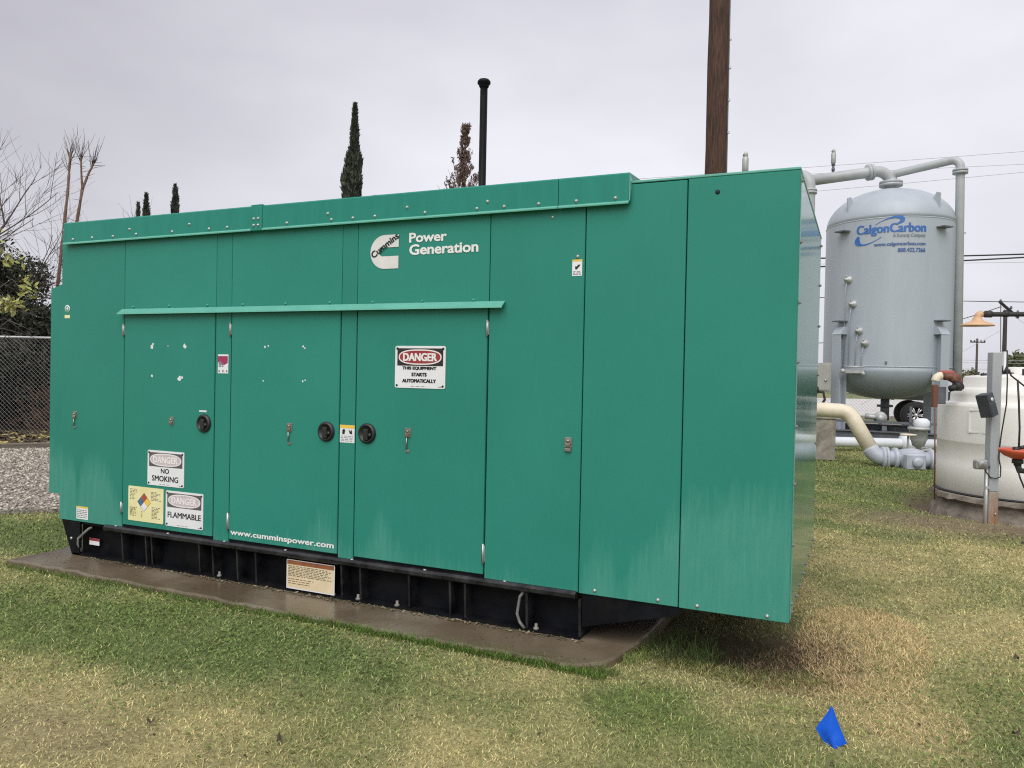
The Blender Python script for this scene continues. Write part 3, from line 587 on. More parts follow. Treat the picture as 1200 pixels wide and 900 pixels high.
s_ = sticker('sticker', -5.285, -5.17, .152, .205, .06, M['signw'], sk); gp('sticker_band', flat([(-5.285, .185), (-5.17, .185), (-5.17, .205), (-5.285, .205)], .058), M['red'], s_)
for bx in (-5.46,): gp('bolt', MB().lathe([(.011, 0), (.011, -.01)], c=(bx+.05, 0, .2), n=8, axis='y'), M['zinc'], sk)
for bx in (-3.86, -2.66, -2.36, -1.40, -2.86): gp('anchor_bolt', MB().lathe([(.017, 0), (.017, .012), (.009, .013), (.009, .035), (.0, .037)], c=(bx, .01, .086), n=8), M['dull'], sk)
for k in range(7):
    bx = -4.9+k*.55; gp('bolt', MB().lathe([(.011, 0), (.011, .008), (.0, .009)], c=(bx, -.008, .345), n=8), M['zinc'], sk)

# signs screwed to the doors
def plate(root, x0, x1, z0, z1, m, r=.012):
    return part('plate', MB().prism(rrect(x0, x1, z0, z1, r), 'y', -.003, 0), m, root)
def danger_sign(loc, w, h, label, lines, faded, head):
    t = thing('danger_sign', label, 'sign', loc, group='danger signs on the generator doors')
    hw = w/2; pl = plate(t, -hw, hw, 0, h, M['signw'])
    ink, rd_, wt = (M['fade'], M['pale'], M['palew']) if faded else (M['ink'], M['red'], M['white'])
    m_ = .045*w; hz0 = h*(1-head)
    part('header', flat([(-hw+m_, hz0), (hw-m_, hz0), (hw-m_, h-m_*.9), (-hw+m_, h-m_*.9)], -.0036), ink, t)
    cz = (hz0+h-m_*.9)/2; rz = (h-m_*.9-hz0)/2*.9; rx = (hw-m_)*.95
    e1 = ell(0, cz, rx, rz); e1 = [(rx*math.copysign(abs(math.cos(a))**.75, math.cos(a)), cz+rz*math.copysign(abs(math.sin(a))**.85, math.sin(a))) for a in [2*math.pi*i/36 for i in range(36)]]
    sc_ = lambda e, k1, k2: [(p[0]*k1, cz+(p[1]-cz)*k2) for p in e]
    part('oval', flat(e1, -.0042), rd_, t)
    part('oval_ring', ring(sc_(e1, .985, .97), sc_(e1, .935, .82), -.0047), wt, t)
    part('lettering', text_mb('DANGER', -rx*.78, rx*.78, cz-rz*.52, cz+rz*.52, -.0049, fat=.003), wt, t)
    for body, a, b, z0, z1 in lines:
        part('lettering', text_mb(body, a*hw, b*hw, z0*h, z1*h, -.0040, fat=.0013 if faded else .0022), ink if not faded else M['ink'], t)
    part('print', dashes(-hw*.35, hw*.2, h*.035, h*.055, 1, h*.012, -.004, 5).add([(x_, -.004, z_*h) for x_, z_ in ((hw*.75, .03), (hw*.87, .03), (hw*.87, .05), (hw*.75, .05))], [(0, 1, 2, 3)]), M['cgrey'], t)
    sm = MB().lathe([(.007, 0), (.007, -.003), (.0, -.0045)], n=8, axis='y').mesh('screw', M['ink'])
    for sx_, sz_ in ((-1, 0), (1, 0), (-1, 1), (1, 1)): part('screw', sm, M['ink'], t, loc=(sx_*(hw-.016), -.0042, .016+sz_*(h-.032)))
    return t
danger_sign((-2.2135, -.0045, 1.482), .365, .265, 'white danger sign about automatic starting with a clean red oval, on the right hand door', (('THIS EQUIPMENT', -.70, .66, .425, .515), ('STARTS', -.33, .28, .28, .37), ('AUTOMATICALLY', -.70, .65, .13, .22)), False, .47)
danger_sign((-4.386, -.0045, .695), .372, .262, 'sun faded danger sign reading no smoking, above the other two signs of the left door', (('NO', -.25, .2, .36, .50), ('SMOKING', -.74, .7, .13, .29)), True, .46)
danger_sign((-4.194, -.0045, .405), .372, .262, 'sun faded danger sign reading flammable, low beside the yellow hazard placard', (('FLAMMABLE', -.88, .9, .25, .41),), True, .46)
t = thing('hazard_placard', 'yellow placard with a four coloured hazard diamond, low on the left hand door', 'placard', (-4.588, -.0045, .41))
plate(t, -.184, .184, 0, .262, M['yellow'], .008)
cx_, cz_, q_ = -.015, .148, .034
for (dx, dz), m in (((0, 1), 'redd'), ((-1, 0), 'blue_i'), ((1, 0), 'gold'), ((0, -1), 'signw')):
    px_, pz_ = cx_+dx*q_, cz_+dz*q_*1.0; part('diamond', flat([(px_-q_, pz_), (px_, pz_-q_), (px_+q_, pz_), (px_, pz_+q_)], -.0036), M[m], t)
dq = 2*q_; part('diamond_outline', ring([(cx_-dq-.003, cz_), (cx_, cz_-dq-.003), (cx_+dq+.003, cz_), (cx_, cz_+dq+.003)], [(cx_-dq, cz_), (cx_, cz_-dq), (cx_+dq, cz_), (cx_, cz_+dq)], -.0042), M['brownink'], t)
for k, (a, b, c_, d_, n_) in enumerate(((-.165, -.085, .16, .245, 8), (.055, .165, .165, .235, 7), (-.165, -.08, .035, .105, 8), (.065, .165, .03, .12, 9), (-.045, -.03, .03, .08, 5))):
    part('print', dashes(a, b, c_, d_, n_, .0045, -.0037, 20+k, fill=.45), M['brownink'], t)
t = thing('warning_placard', 'beige warning placard with an orange top band, on the black skid below the doors', 'placard', (-3.037, -.006, .093))
plate(t, -.2, .2, 0, .197, M['signw'], .004); part('face', flat([(-.193, .008), (.193, .008), (.193, .165), (-.193, .165)], -.0036), M['beige'], t)
part('band', flat([(-.196, .165), (.196, .165), (.196, .194), (-.196, .194)], -.0036), M['orange'], t); part('print', dashes(-.185, .185, .085, .16, 7, .0055, -.0044, 40, fill=.8), M['brownink'], t); part('print', dashes(-.185, .1, .03, .075, 3, .004, -.0044, 41, fill=.6), M['brown'], t)

# black vent pipe behind
def pipe_thing():
    p = W(-.283*6.9/6.5, 6.9); zs = lambda z: 1.594+(z-1.594)*6.9/6.5
    t = thing('vent_pipe', 'tall thin black pipe with a flat cap, rising behind the green generator', 'pipe', p)
    part('pipe', MB().lathe([(.033, 0), (.033, zs(3.98))], n=14), M['pblack'], t)
    part('cap', MB().lathe([(.036, zs(3.955)), (.044, zs(3.965)), (.044, zs(3.985)), (.058, zs(3.988)), (.058, zs(4.008)), (.045, zs(4.022)), (0, zs(4.024))], n=16), M['pblack'], t)
pipe_thing()
# ------------------------------------------------------------------ utility poles and wires
def utility_pole():
    t = thing('utility_pole', 'thick brown wooden utility pole standing right behind the green generator', 'pole', W(2.81, 11.0), TH)
    n = 18; prof = [(.165-.0035*k*.6+.004*math.sin(k*2.1), k*.6) for k in range(22)]
    part('pole', MB().lathe(prof, n=20), M['bark'], t)
    part('ground_wire', MB().tube([(.153-.0025*k*.8, -.06, .1+.6*k) for k in range(21)], .011, 6), M['dark'], t)
    st = MB()
    for z in (3.6, 5.0, 5.45, 5.9, 6.3): st.box(.135, .165, -.085, -.05, z, z+.03)
    part('staple', st, M['galv'], t, kind='stuff')
    part('crossarm', MB().box(-1.2, 1.2, -.26, -.15, 11.6, 11.72, .01), M['bark'], t)
    for x in (-1.1, -.5, .5, 1.1): part('insulator', MB().lathe([(.03, 0), (.06, .03), (.04, .06), (.06, .09), (.03, .14)], c=(x, -.2, 11.72), n=10), M['dark'], t)
utility_pole()
def line_(pa, pb, sag, r, m, label, group='overhead wires'):
    a, b = Vector(pa), Vector(pb); pts = [a.lerp(b, i/24)-Vector((0, 0, sag*4*(i/24)*(1-i/24))) for i in range(25)]
    mb = MB().tube([p-a for p in pts], r, 5); o = solo('power_line', mb, m, label, 'wire', group, loc=a); return o
line_(W(-5.5, 30, 8.3), W(30, 29, 11.3), .12, .008, M['line'], 'thin pale overhead wire, highest of those crossing above the grey vessel')
line_(W(3, 30, 8.95), W(40, 30, 11.55), .12, .008, M['line'], 'thin pale overhead wire, second from the top above the grey vessel')
line_(W(5, 30, 8.1), W(40, 30, 12.2), .12, .008, M['line'], 'thin pale overhead wire passing just above the dome of the grey vessel')
line_(W(5, 30, 5.6), W(40, 30, 8.6), .45, .03, M['cable'], 'thick black overhead cable, lower of the two to the right of the vessel')
line_(W(5, 30, 6.1), W(40, 30, 8.2), .45, .03, M['cable'], 'thick black overhead cable, upper of the two to the right of the vessel')
line_(W(5, 31, 6.02), W(40, 31, 7.3), .2, .008, M['line'], 'thin wire just under the two thick black cables')
def far_pole(a, b, h, arm, label, yaw, r=.13, armdz=.35, second=True):
    t = thing('utility_pole', label, 'pole', W(a, b), TH)
    part('pole', MB().lathe([(r, 0), (r*.75, h)], n=10), M['trunk'], t)
    c, s_ = math.cos(yaw), math.sin(yaw); e = arm/2
    part('crossarm', MB().tube([(-e*c, -e*s_-.1, h-armdz), (e*c, e*s_-.1, h-armdz)], .07, 6, smooth=False), M['trunk'], t)
    for x in (-.95, -.45, .45, .95): part('insulator', MB().lathe([(.05, 0), (.09, .05), (.05, .14)], c=(x*e*c, x*e*s_-.1, h-armdz+.06), n=8), M['dark'], t)
    return t
far_pole(44.8, 75, 5.75, 1.4, 'small far utility pole with a short crossarm, seen left of the steel post', .0, .12)
M['bark2'] = mat('blackened_wood', (.012, .011, .010), (.035, .03, .026), rough=.8)
t = thing('utility_pole', 'dark utility pole with a steeply slanting crossarm, behind the safety shower', 'pole', W(25.3, 40), TH)
part('pole', MB().lathe([(.12, 0), (.09, 5.3)], n=10), M['bark2'], t); part('crossarm', MB().tube([(-.38, -.1, 5.72), (.85, .3, 4.95)], .075, 6, smooth=False), M['bark2'], t)
part('down_lead', MB().tube([(-.32, -.1, 5.7), (-.24, -.1, 3.0), (-.3, -.1, 1.0)], .02, 5), M['cable'], t)
for x, z in ((-.2, 5.7), (.35, 5.36), (.7, 5.15)): part('insulator', MB().lathe([(.04, 0), (.07, .06), (.04, .16)], c=(x, .1, z), n=8), M['dark'], t)
line_(W(14, 40, 3.35), W(25, 40, 5.45), .5, .02, M['cable'], 'slack black wire sloping up to the dark utility pole')
line_(W(25, 40, 5.5), W(33, 40, .3), .05, .012, M['line'], 'guy wire slanting down right from the dark utility pole')
line_(W(18, 40, .3), W(25, 40, 4.2), .05, .012, M['line'], 'guy wire slanting down left from the dark utility pole')
line_(W(14, 40, 5.78), W(40, 40, 6.0), .15, .02, M['cable'], 'dark level wire running across behind the orange shower head')
for k, z in enumerate((2.9, 3.5, 3.75)): line_(W(30, 75, z), W(70, 75, z+.5), .3, .02, M['line'], ('lowest', 'middle', 'uppermost')[k]+' of the three far wires on the small utility pole')

# ------------------------------------------------------------------ carbon vessel on its frame
ang = R(25.68); VD = 23.3
vloc = W(VD*math.sin(ang), VD*math.cos(ang)); vrot = TH-ang
ves = thing('pressure_vessel', 'big grey upright carbon filter vessel on four legs with a blue company name', 'tank', vloc, vrot)
VR, ZS0, ZS1 = 1.585, 1.93, 5.68
prof = []
for i in range(11): t_ = R(90*i/10); prof.append((max(.02, VR*math.sin(t_)), ZS0-.86*math.cos(t_)))
dish = MB().lathe(prof, n=64); part('lower_dish', dish, M['vessel'], ves)
part('shell', MB().lathe([(VR+.003, ZS0+.002), (VR+.003, ZS1-.002)], n=96, cap=False), M['vessel'], ves)
top = [(max(.02, VR*math.cos(R(90*i/14))), ZS1+1.02*math.sin(R(90*i/14))) for i in range(15)]
part('dome', MB().lathe(top, n=96), M['vessel'], ves)
for z in (ZS0, ZS1): part('weld_seam', MB().lathe([(VR, z-.018), (VR+.012, z-.008), (VR+.012, z+.008), (VR, z+.018)], n=96, cap=False), M['vessel'], ves)
for adeg in (229, 317, 47, 137):
    a_ = R(adeg); c, s_ = math.cos(a_), math.sin(a_); rad = VR+.10
    mb = MB(); w_ = .14
    for (u0, u1, v0, v1) in ((-.12, -.10, -w_, w_), (.10, .12, -w_, w_), (-.10, .10, -.01, .01)): mb.box(u0, u1, v0, v1, .25, 2.75)
    mb.box(-.13, .13, -w_-.01, w_+.01, .2, .25).prism([(-.14, 2.752), (.13, 2.752), (.0, 2.95), (-.14, 2.95)], 'y', -.15, .15)
    mb.v = [(rad*c+v[0]*c-v[1]*s_, rad*s_+v[0]*s_+v[1]*c, v[2]) for v in mb.v]; part('leg', mb, M['vessel'], ves)
    mb = MB().box(-.02, .24, -.15, .15, 3.08, 3.11); mb.v = [(VR*c+v[0]*c-v[1]*s_, VR*s_+v[0]*s_+v[1]*c, v[2]) for v in mb.v]; part('bracket', mb, M['dark'], ves)
    mb = MB().box(-.02, .22, -.16, .16, 5.42, 5.45); mb.v = [(VR*c+v[0]*c-v[1]*s_, VR*s_+v[0]*s_+v[1]*c, v[2]) for v in mb.v]; part('bracket', mb, M['dark'], ves)
    mb = MB().prism([(-.1, 0), (.16, -.28), (.18, .22), (.08, .26)], 'y', -.02, .02); mb.v = [((VR-.22)*c+v[0]*c-v[1]*s_, (VR-.22)*s_+v[0]*s_+v[1]*c, v[2]+ZS1+.42) for v in mb.v]; part('lifting_lug', mb, M['vessel'], ves)
fr = MB()
for y in (-1.7, 1.7): fr.box(-1.9, 2.6, y-.01, y+.01, .03, .27).box(-1.9, 2.6, y-.08, y+.08, .27, .3).box(-1.9, 2.6, y-.08, y+.08, .0, .03)
for x in (-1.5, 0, 1.5): fr.box(x-.06, x+.06, -1.68, 1.68, .04, .26)
part('skid_frame', fr, M['dark'], ves)
part('frame_rail', MB().box(-1.9, 2.6, -1.86, -1.82, .50, .56).box(-1.85, -1.79, -1.86, -1.82, .3, .5).box(.55, .61, -1.86, -1.82, .3, .95).box(2.5, 2.56, -1.86, -1.82, .3, .5), M['dark'], ves)
part('bottom_nozzle', MB().lathe([(.11, .5), (.11, 1.2)], n=16).lathe([(.2, .86), (.2, .92)], n=16).tube([(0, 0, .6), (-.1, -.6, .55), (-.1, -1.2, .55)], .1, 12), M['dark'], ves)
part('drain_valve', MB().lathe([(.16, -.04), (.16, .04)], c=(-.1, -1.3, .62), n=14, axis='y').lathe([(.1, -.3), (.1, .1)], c=(-.1, -1.3, .62), n=12, axis='y').tube([(-.12, -1.4, .62), (-.45, -1.45, .66)], .07, 8), M['pipeg'], ves)
# sample ports
for px_, z in ((-.92, 4.17), (-.80, 3.53), (-.64, 2.83), (-.50, 2.51)):
    t_ = math.asin(px_/VR); c, s_ = math.sin(t_), -math.cos(t_)
    mb = MB().lathe([(.10, 0), (.10, .06), (.075, .065), (.075, .12), (.03, .125), (.03, .2), (0, .2)], n=14, axis='x').lathe([(.02, .07), (.02, .13)], c=(0, 0, .09), n=6, axis='x')
    mb.v = [((VR-.02+v[0])*c+v[1]*s_, (VR-.02+v[0])*s_-v[1]*c, z+v[2]) for v in mb.v]; part('sample_port', mb, M['pipeg'], ves)
    mb = MB().tube([(c*(VR+.08)+.0, s_*(VR+.08), z-.05), (c*(VR+.04)-.06, s_*(VR+.04), z-.3), (c*(VR+.03)-.07, s_*(VR+.03), 1.9)], .012, 5); part('sample_tube', mb, M['vessel'], ves)
part('sample_manifold', MB().box(-1.02, -.5, -1.58, -1.40, 1.74, 1.84, .01).tube([(-.98, -1.6, 1.92), (-.48, -1.62, 1.9)], .02, 6).lathe([(.06, -.06), (.06, .06)], c=(-1.0, -1.6, 1.8), n=10, axis='y').lathe([(.05, -.06), (.05, .06)], c=(-.52, -1.62, 1.74), n=10, axis='y'), M['pipeg'], ves)
part('stud', MB().box(-.02, .02, -VR-.04, -VR, 2.0, 2.06), M['dark'], ves)
part('nameplate', MB().box(-.01, .01, -VR-.012, -VR-.002, 1.5, 1.52), M['dark'], ves)
# lettering bent round the shell
def wrap(v, f, fat=0.0, r0=VR+.014):
    mb = MB()
    for k, dx in enumerate((0, -1, 1) if fat else (0,)):
        q = r0+.0008*k; mb.add([(q*math.sin((p[0]+dx*fat)/q), -q*math.cos((p[0]+dx*fat)/q), p[1]) for p in v], f)
    return mb
v, f = text_arrays('CalgonCarbon'); part('lettering', wrap(fit(v, -.79, .85, 5.23, 5.53), f, .012), M['cblue'], ves)
v, f = text_arrays('A Kuraray Company', .0); part('lettering', wrap(fit(v, .08, .85, 5.15, 5.265), f, .003), M['cgrey'], ves)
v, f = text_arrays('www.calgoncarbon.com'); part('lettering', wrap(fit(v, -.35, .85, 4.94, 5.055), f, .006), M['cnavy'], ves)
v, f = text_arrays('800.422.7266', 0, 1.05); part('lettering', wrap(fit(v, .20, .85, 4.80, 4.90), f, .006), M['cnavy'], ves)
def swoosh(pts, ws):
    vs = []; n = len(pts)
    for k, (p, w_) in enumerate(zip(pts, ws)):
        q0 = pts[max(0, k-1)]; q1 = pts[min(n-1, k+1)]; dx, dz = q1[0]-q0[0], q1[1]-q0[1]; l_ = math.hypot(dx, dz) or 1
        vs += [(p[0]-dz/l_*w_, p[1]+dx/l_*w_), (p[0]+dz/l_*w_, p[1]-dx/l_*w_)]
    return np.array(vs), [(2*k, 2*k+1, 2*k+3, 2*k+2) for k in range(n-1)]
def bez(p, n=22):
    o = []
    for i in range(n+1):
        t = i/n; a = [(1-t)**3, 3*t*(1-t)**2, 3*t*t*(1-t), t**3]; o.append((sum(c*q[0] for c, q in zip(a, p)), sum(c*q[1] for c, q in zip(a, p))))
    return o
b1 = bez([(-.34, 5.50), (-.15, 5.64), (.2, 5.74), (.28, 5.64)], 22); b1b = bez([(.28, 5.64), (.31, 5.59), (.26, 5.55), (.17, 5.51)], 10)[1:]
pts = b1+b1b; n_ = len(pts); v, f = swoosh(pts, [.006+.05*math.sin(min(1, i/(n_*.8))*math.pi*.5)**3*(1 if i < n_*.75 else max(.08, (n_-i)/(n_*.25))) for i in range(n_)]); part('emblem', wrap(v, f), M['cblue'], ves)
pts = bez([(-.74, 5.25), (-.88, 5.02), (-.58, 4.92), (-.18, 5.20)], 30); n_ = len(pts); v, f = swoosh(pts, [.012+.06*math.exp(-((i/n_-.22)/.2)**2) if i < n_*.6 else max(.006, .016*(1-(i/n_-.6)/.4)) for i in range(n_)]); part('emblem', wrap(v, f), M['cblue'], ves)
# pipework above the vessel
part('top_nozzle', MB().lathe([(.16, 6.6), (.16, 6.80), (.29, 6.80), (.29, 6.86), (.2, 6.865), (.29, 6.87), (.29, 6.93), (.16, 6.935), (.16, 7.0)], n=20), M['pipe'], ves)
def loc_of(a, b, z):
    p = W(a, b, z)-vloc; c, s_ = math.cos(-vrot), math.sin(-vrot); return Vector((p.x*c-p.y*s_, p.x*s_+p.y*c, z))
ip = thing('inlet_pipe', 'thick grey pipe entering the top of the vessel from the left', 'pipe', vloc, vrot)
pA, pC, pT = loc_of(7.7, 21, 6.88), loc_of(9.95, 20.95, 7.25), Vector((0, 0, 6.94))
part('pipe', MB().tube([pA]+arc(pA, (0, 0, 7.26), pT, .36, 8)+[pT], .145, 16), M['pipe'], ip)
q = pA.lerp(Vector((0, 0, 7.26)), .76); dr = (Vector((0, 0, 7.26))-pA).normalized()
part('flange', MB().tube([q-dr*.07, q-dr*.012], .215, 18).tube([q+dr*.012, q+dr*.07], .215, 18), M['pipe'], ip)
op = thing('riser_pipe', 'slender grey pipe running right from the vessel top and down its right side', 'pipe', vloc, vrot)
p0, p1_, p2_, p3_ = Vector((.02, -.02, 6.95)), loc_of(10.32, 21, 7.05), loc_of(11.38, 20.0, 7.32), loc_of(11.49, 20.0, .05)
p1_ = loc_of(10.25, 20.85, 7.06)
part('pipe', MB().tube([p0]+arc(p0, Vector((0.05, -.02, 7.12)), p2_, .12, 5)+arc(p1_, p2_, p3_, .2, 7)+[p3_], .105, 14), M['pipe'], op)
fz = p2_.lerp(p3_, .048); part('flange', MB().lathe([(.18, -.06), (.18, -.01), (.12, -.008), (.12, .008), (.18, .01), (.18, .06)], c=fz, n=16), M['pipe'], op)
for zz in (5.4, 3.05): qz = p2_.lerp(p3_, (7.32-zz)/7.27); part('pipe_bracket', MB().tube([qz+Vector((-.5, .5, 0)), qz+Vector((.14, 0, 0))], .02, 6), M['pipe'], op)
def vent(loc, label, k):
    t = thing('air_vent', label, 'valve', loc, TH, group='air vents on the high pipes')
    part('stem', MB().tube([(0, 0, -.1), (0, 0, .30*k)], .036*k, 8).lathe([(.045*k, .1*k), (.045*k, .16*k)], n=8).lathe([(.05*k, .24*k), (.05*k, .3*k)], n=8), M['dark'], t)
    part('valve_body', MB().lathe([(.045*k, .28*k), (.062*k, .31*k), (.062*k, .54*k), (.05*k, .57*k)], n=12).tube([(0, 0, .55*k), (.0, 0, .62*k), (-.03*k, 0, .64*k)], .052*k, 8), M['pipeg'], t)
vent(W(8.527, 20.99, 7.09), 'small air vent valve standing on the thick inlet pipe left of the vessel', 1.02)
hp = thing('header_pipe', 'grey pipe showing over the generator corner, bending down behind it', 'pipe', W(5.83, 15.5), TH)
p0, p1_, p2_ = (-3.4, 5.5, 5.66), (0, 0, 5.66), (0.02, 0, .0)
part('pipe', MB().tube([p0]+arc(p0, p1_, p2_, .24, 8)+[p2_], .115, 14), M['pipe'], hp)
part('flange', MB().lathe([(.15, -.045), (.15, -.006), (.12, -.005), (.12, .005), (.15, .006), (.15, .045)], c=(0, 0, 5.3), n=16), M['pipe'], hp); part('flange', MB().lathe([(.15, -.045), (.15, .045)], c=(-.57, .92, 5.66), n=16, axis='x'), M['pipe'], hp)
vent(W(4.96, 16.9, 5.72), 'small air vent valve showing above the generator roof right of the wooden pole', 1.12)

# ------------------------------------------------------------------ pipework on the grass
sb = thing('support_block', 'weathered concrete pipe support block beside the generator end', 'block', W(6.2, 15.15), TH-R(8))
part('block', MB().box(-.36, .13, -.02, .9, 0, .80, .012), M['block'], sb); part('capstone', MB().box(-.38, .17, -.04, .92, .803, .90, .012), M['block'], sb)
cp_ = thing('discharge_pipe', 'cream and blue grey pipe bending down from the support block into the lawn', 'pipe', W(6.0, 14.6), TH)
A0, A1, A2, A3 = Vector((-.75, .15, 1.03)), Vector((.30, -.1, .99)), Vector((.66, -.45, .17)), Vector((3.5, -.95, .13))
pts = [A0]+arc(A0, A1, A2, .28, 8)
mid_ = A1.lerp(A2, .82)
part('pipe', MB().tube(pts+[mid_], .135, 20), M['cream'], cp_, 'cream pipe with a downward bend')
part('iron_elbow', MB().tube([mid_-(A2-A1).normalized()*.02]+arc(A1, A2, A3, .26, 7)+[A2.lerp(A3, .35)], .142, 20), M['bluegrey'], cp_)
dd_ = (A3-A2).normalized(); fl_ = A2+dd_*.15
part('flange', MB().tube([fl_-dd_*.05, fl_-dd_*.008], .21, 20).tube([fl_+dd_*.008, fl_+dd_*.05], .21, 20), M['bluegrey'], cp_)
v0 = A2+dd_*.60
part('gate_valve', MB().tube([A2.lerp(A3, .3), A3], .132, 18).tube([v0-dd_*.3, v0-dd_*.24], .20, 16).tube([v0+dd_*.30, v0+dd_*.36], .20, 16).tube([v0-dd_*.2, v0, v0+dd_*.2], [.17, .22, .17], 16), M['bluegrey'], cp_)
vb = v0+Vector((-.05, -.2, -.02)); part('actuator', MB().box(vb.x-.17, vb.x+.17, vb.y-.12, vb.y+.06, vb.z-.15, vb.z+.15, .03).lathe([(.09, 0), (.09, -.05), (.03, -.055)], c=(vb.x, vb.y-.12, vb.z), n=14, axis='y'), M['bluegrey'], cp_)
part('handwheel_stem', MB().tube([v0+Vector((-.06, 0, .15)), v0+Vector((-.06, 0, .44))], .02, 6), M['pipeg'], cp_); hw = MB(); hw.lathe([(.14, 0), (.14, .015), (.12, .02), (.12, -.005)], c=v0+Vector((-.06, 0, .44)), n=18); part('handwheel', hw, M['cream'], cp_)
ar = thing('air_release_valve', 'squat grey air release valve with a domed cap above the lawn pipe', 'valve', W(7.75, 14.75), TH); ar.scale = (.88, .88, .88)
part('body', MB().lathe([(.05, .1), (.05, .36), (.12, .40), (.15, .50), (.175, .54), (.175, .74), (.22, .745), (.22, .80), (.1, .81)], n=20), M['pipeg'], ar); part('cap', MB().lathe([(.14, .80), (.16, .84), (.16, .93), (.10, .99), (0, 1.0)], c=(.06, 0, 0), n=18), M['wpipe'], ar); part('elbow', MB().tube([(0, 0, .3), (0, .1, .2), (.25, .2, .15)], .06, 10), M['dark'], ar)
wp = thing('white_line', 'long white pipe lying along the vessel frame behind the lawn', 'pipe', W(6.2, 17.2), TH)
part('pipe', MB().tube([(-3, .1, .22), (4.2, -.3, .2)], .11, 14), M['wpipe'], wp); part('coupling', MB().tube([(2.35, -.19, .21), (2.7, -.21, .21)], .17, 14).tube([(2.5, -.2, .21), (2.5, -.2, .42)], .05, 8).tube([(1.7, -.2, .24), (2.5, -.3, .21)], .03, 6), M['wpipe'], wp); part('coupling', MB().tube([(3.35, -.24, .21), (3.75, -.27, .2)], .18, 14), M['wpipe'], wp)
hose = MB()
for k in range(3): hose.tube([(1.75+.28*math.cos(t_)-.02*k, .0+.28*math.sin(t_), .10+.06*k+.05*math.sin(t_+k)) for t_ in [2*math.pi*i/20 for i in range(21)]], .028, 7)
solo('coiled_hose', hose, M['pipeg'], 'coil of pale grey hose lying behind the lawn valve', 'hose', loc=W(6.2, 15.2), rot=TH)

# ------------------------------------------------------------------ electrical cabinet, chain link, vehicle and road beyond the vessel
cb = thing('cabinet', 'olive grey electrical cabinet on a post, showing between generator and vessel leg', 'cabinet', W(7.84, 20.0), TH)
part('box', MB().box(-.35, .38, 0, .35, 1.25, 2.0, .012), M['cabinet'], cb); part('door', MB().box(-.30, .33, -.02, -.002, 1.30, 1.95, .006), M['cabinet'], cb); part('knob', MB().lathe([(.03, 0), (.03, -.03)], c=(.22, -.02, 1.55), n=10, axis='y'), M['zinc'], cb); part('post', MB().box(-.05, .05, .12, .22, 0, 1.25), M['dark'], cb); part('cable_gland', MB().tube([(.0, .1, 2.0), (.0, .1, 2.25)], .06, 8), M['dark'], cb)
hb = thing('hose_bib', 'white standpipe with a black hose valve beside the vessel leg', 'pipe', W(7.1, 18.2), TH)
part('standpipe', MB().tube([(.0, 0, 0), (0, 0, 1.25)], .06, 10), M['wpipe'], hb); part('valve', MB().lathe([(.08, 1.25), (.09, 1.38), (.05, 1.42)], n=10).tube([(0, 0, 1.3), (.18, -.05, 1.28), (.22, -.05, 1.1), (.12, -.05, .95)], .03, 8), M['rubber'], hb)
def chainlink(root, x0, x1, z0, z1, cell, r, m):
    mb = MB(); h = z1-z0; x = x0-h
    while x < x1:
        for s_ in (1, -1):
            a = [x, z0] if s_ > 0 else [x+h, z0]; b = [x+h, z1] if s_ > 0 else [x, z1]
            (ax, az), (bx, bz) = a, b
            def clipx(px_, qx, pz, qz, lim): t = (lim-px_)/(qx-px_); return lim, pz+(qz-pz)*t
            lo, hi = min(ax, bx), max(ax, bx)
            if hi < x0 or lo > x1: continue
            if ax < x0: ax, az = clipx(ax, bx, az, bz, x0)
            elif ax > x1: ax, az = clipx(ax, bx, az, bz, x1)
            if bx < x0: bx, bz = clipx(bx, ax, bz, az, x0)
            elif bx > x1: bx, bz = clipx(bx, ax, bz, az, x1)
            if abs(bx-ax) > .01: mb.tube([(ax, .006*s_, az), (bx, .006*s_, bz)], r, 3, False, False)
        x += cell
    return part('mesh_fabric', mb, m, root, kind='stuff')
def fence(label, a0, b0, length, rot, h, cell, r, posts):
    t = thing('chain_link_fence', label, 'fence', W(a0, b0), rot)
    part('top_rail', MB().tube([(0, 0, h), (length, 0, h)], .026, 8), M['galv'], t)
    part('bottom_wire', MB().tube([(0, 0, .06), (length, 0, .06)], .006, 4), M['wire'], t)
    for x in posts: part('post', MB().lathe([(.035, 0), (.035, h+.05), (.0, h+.09)], c=(x, .03, 0), n=10), M['galv'], t)
    chainlink(t, 0, length, .05, h, cell, r, M['wire'])
fence('chain link fence with a pale top rail before the dark bushes', -21, 16.3, 15, TH+R(1.5), 2.13, .092, .0030, (.2, 3.2, 6.2, 13.5))
fence('chain link fence beyond the vessel legs, in front of the pale road', 8, 29.5, 16, TH, 1.55, .13, .004, (.2, 4.2, 7.2, 10.2, 13.2, 15.8))
rd = MB(); pl = [W(-60, 31.5), W(160, 31.5), W(160, 62), W(-60, 62)]
rd.add([(p.x, p.y, .03) for p in pl], [(0, 1, 2, 3)]); o = part('road', rd, M['road']); o['kind'] = 'structure'
kb = MB(); kb.box(-60, 160, 31.2, 31.5, -.05, .13, .02); kb.v = [tuple(W(v[0], v[1], v[2])) for v in kb.v]; o = part('kerb', kb, M['slab']); o['kind'] = 'structure'
dr = MB(); pl = [W(5, 22.5), W(30, 22.5), W(30, 29), W(5, 29)]; dr.add([(p.x, p.y, .012) for p in pl], [(0, 1, 2, 3)]); o = part('dirt_track', dr, mat('dry_dirt', (.30, .24, .17), (.38, .31, .22), scale=2, rough=.95)); o['kind'] = 'structure'
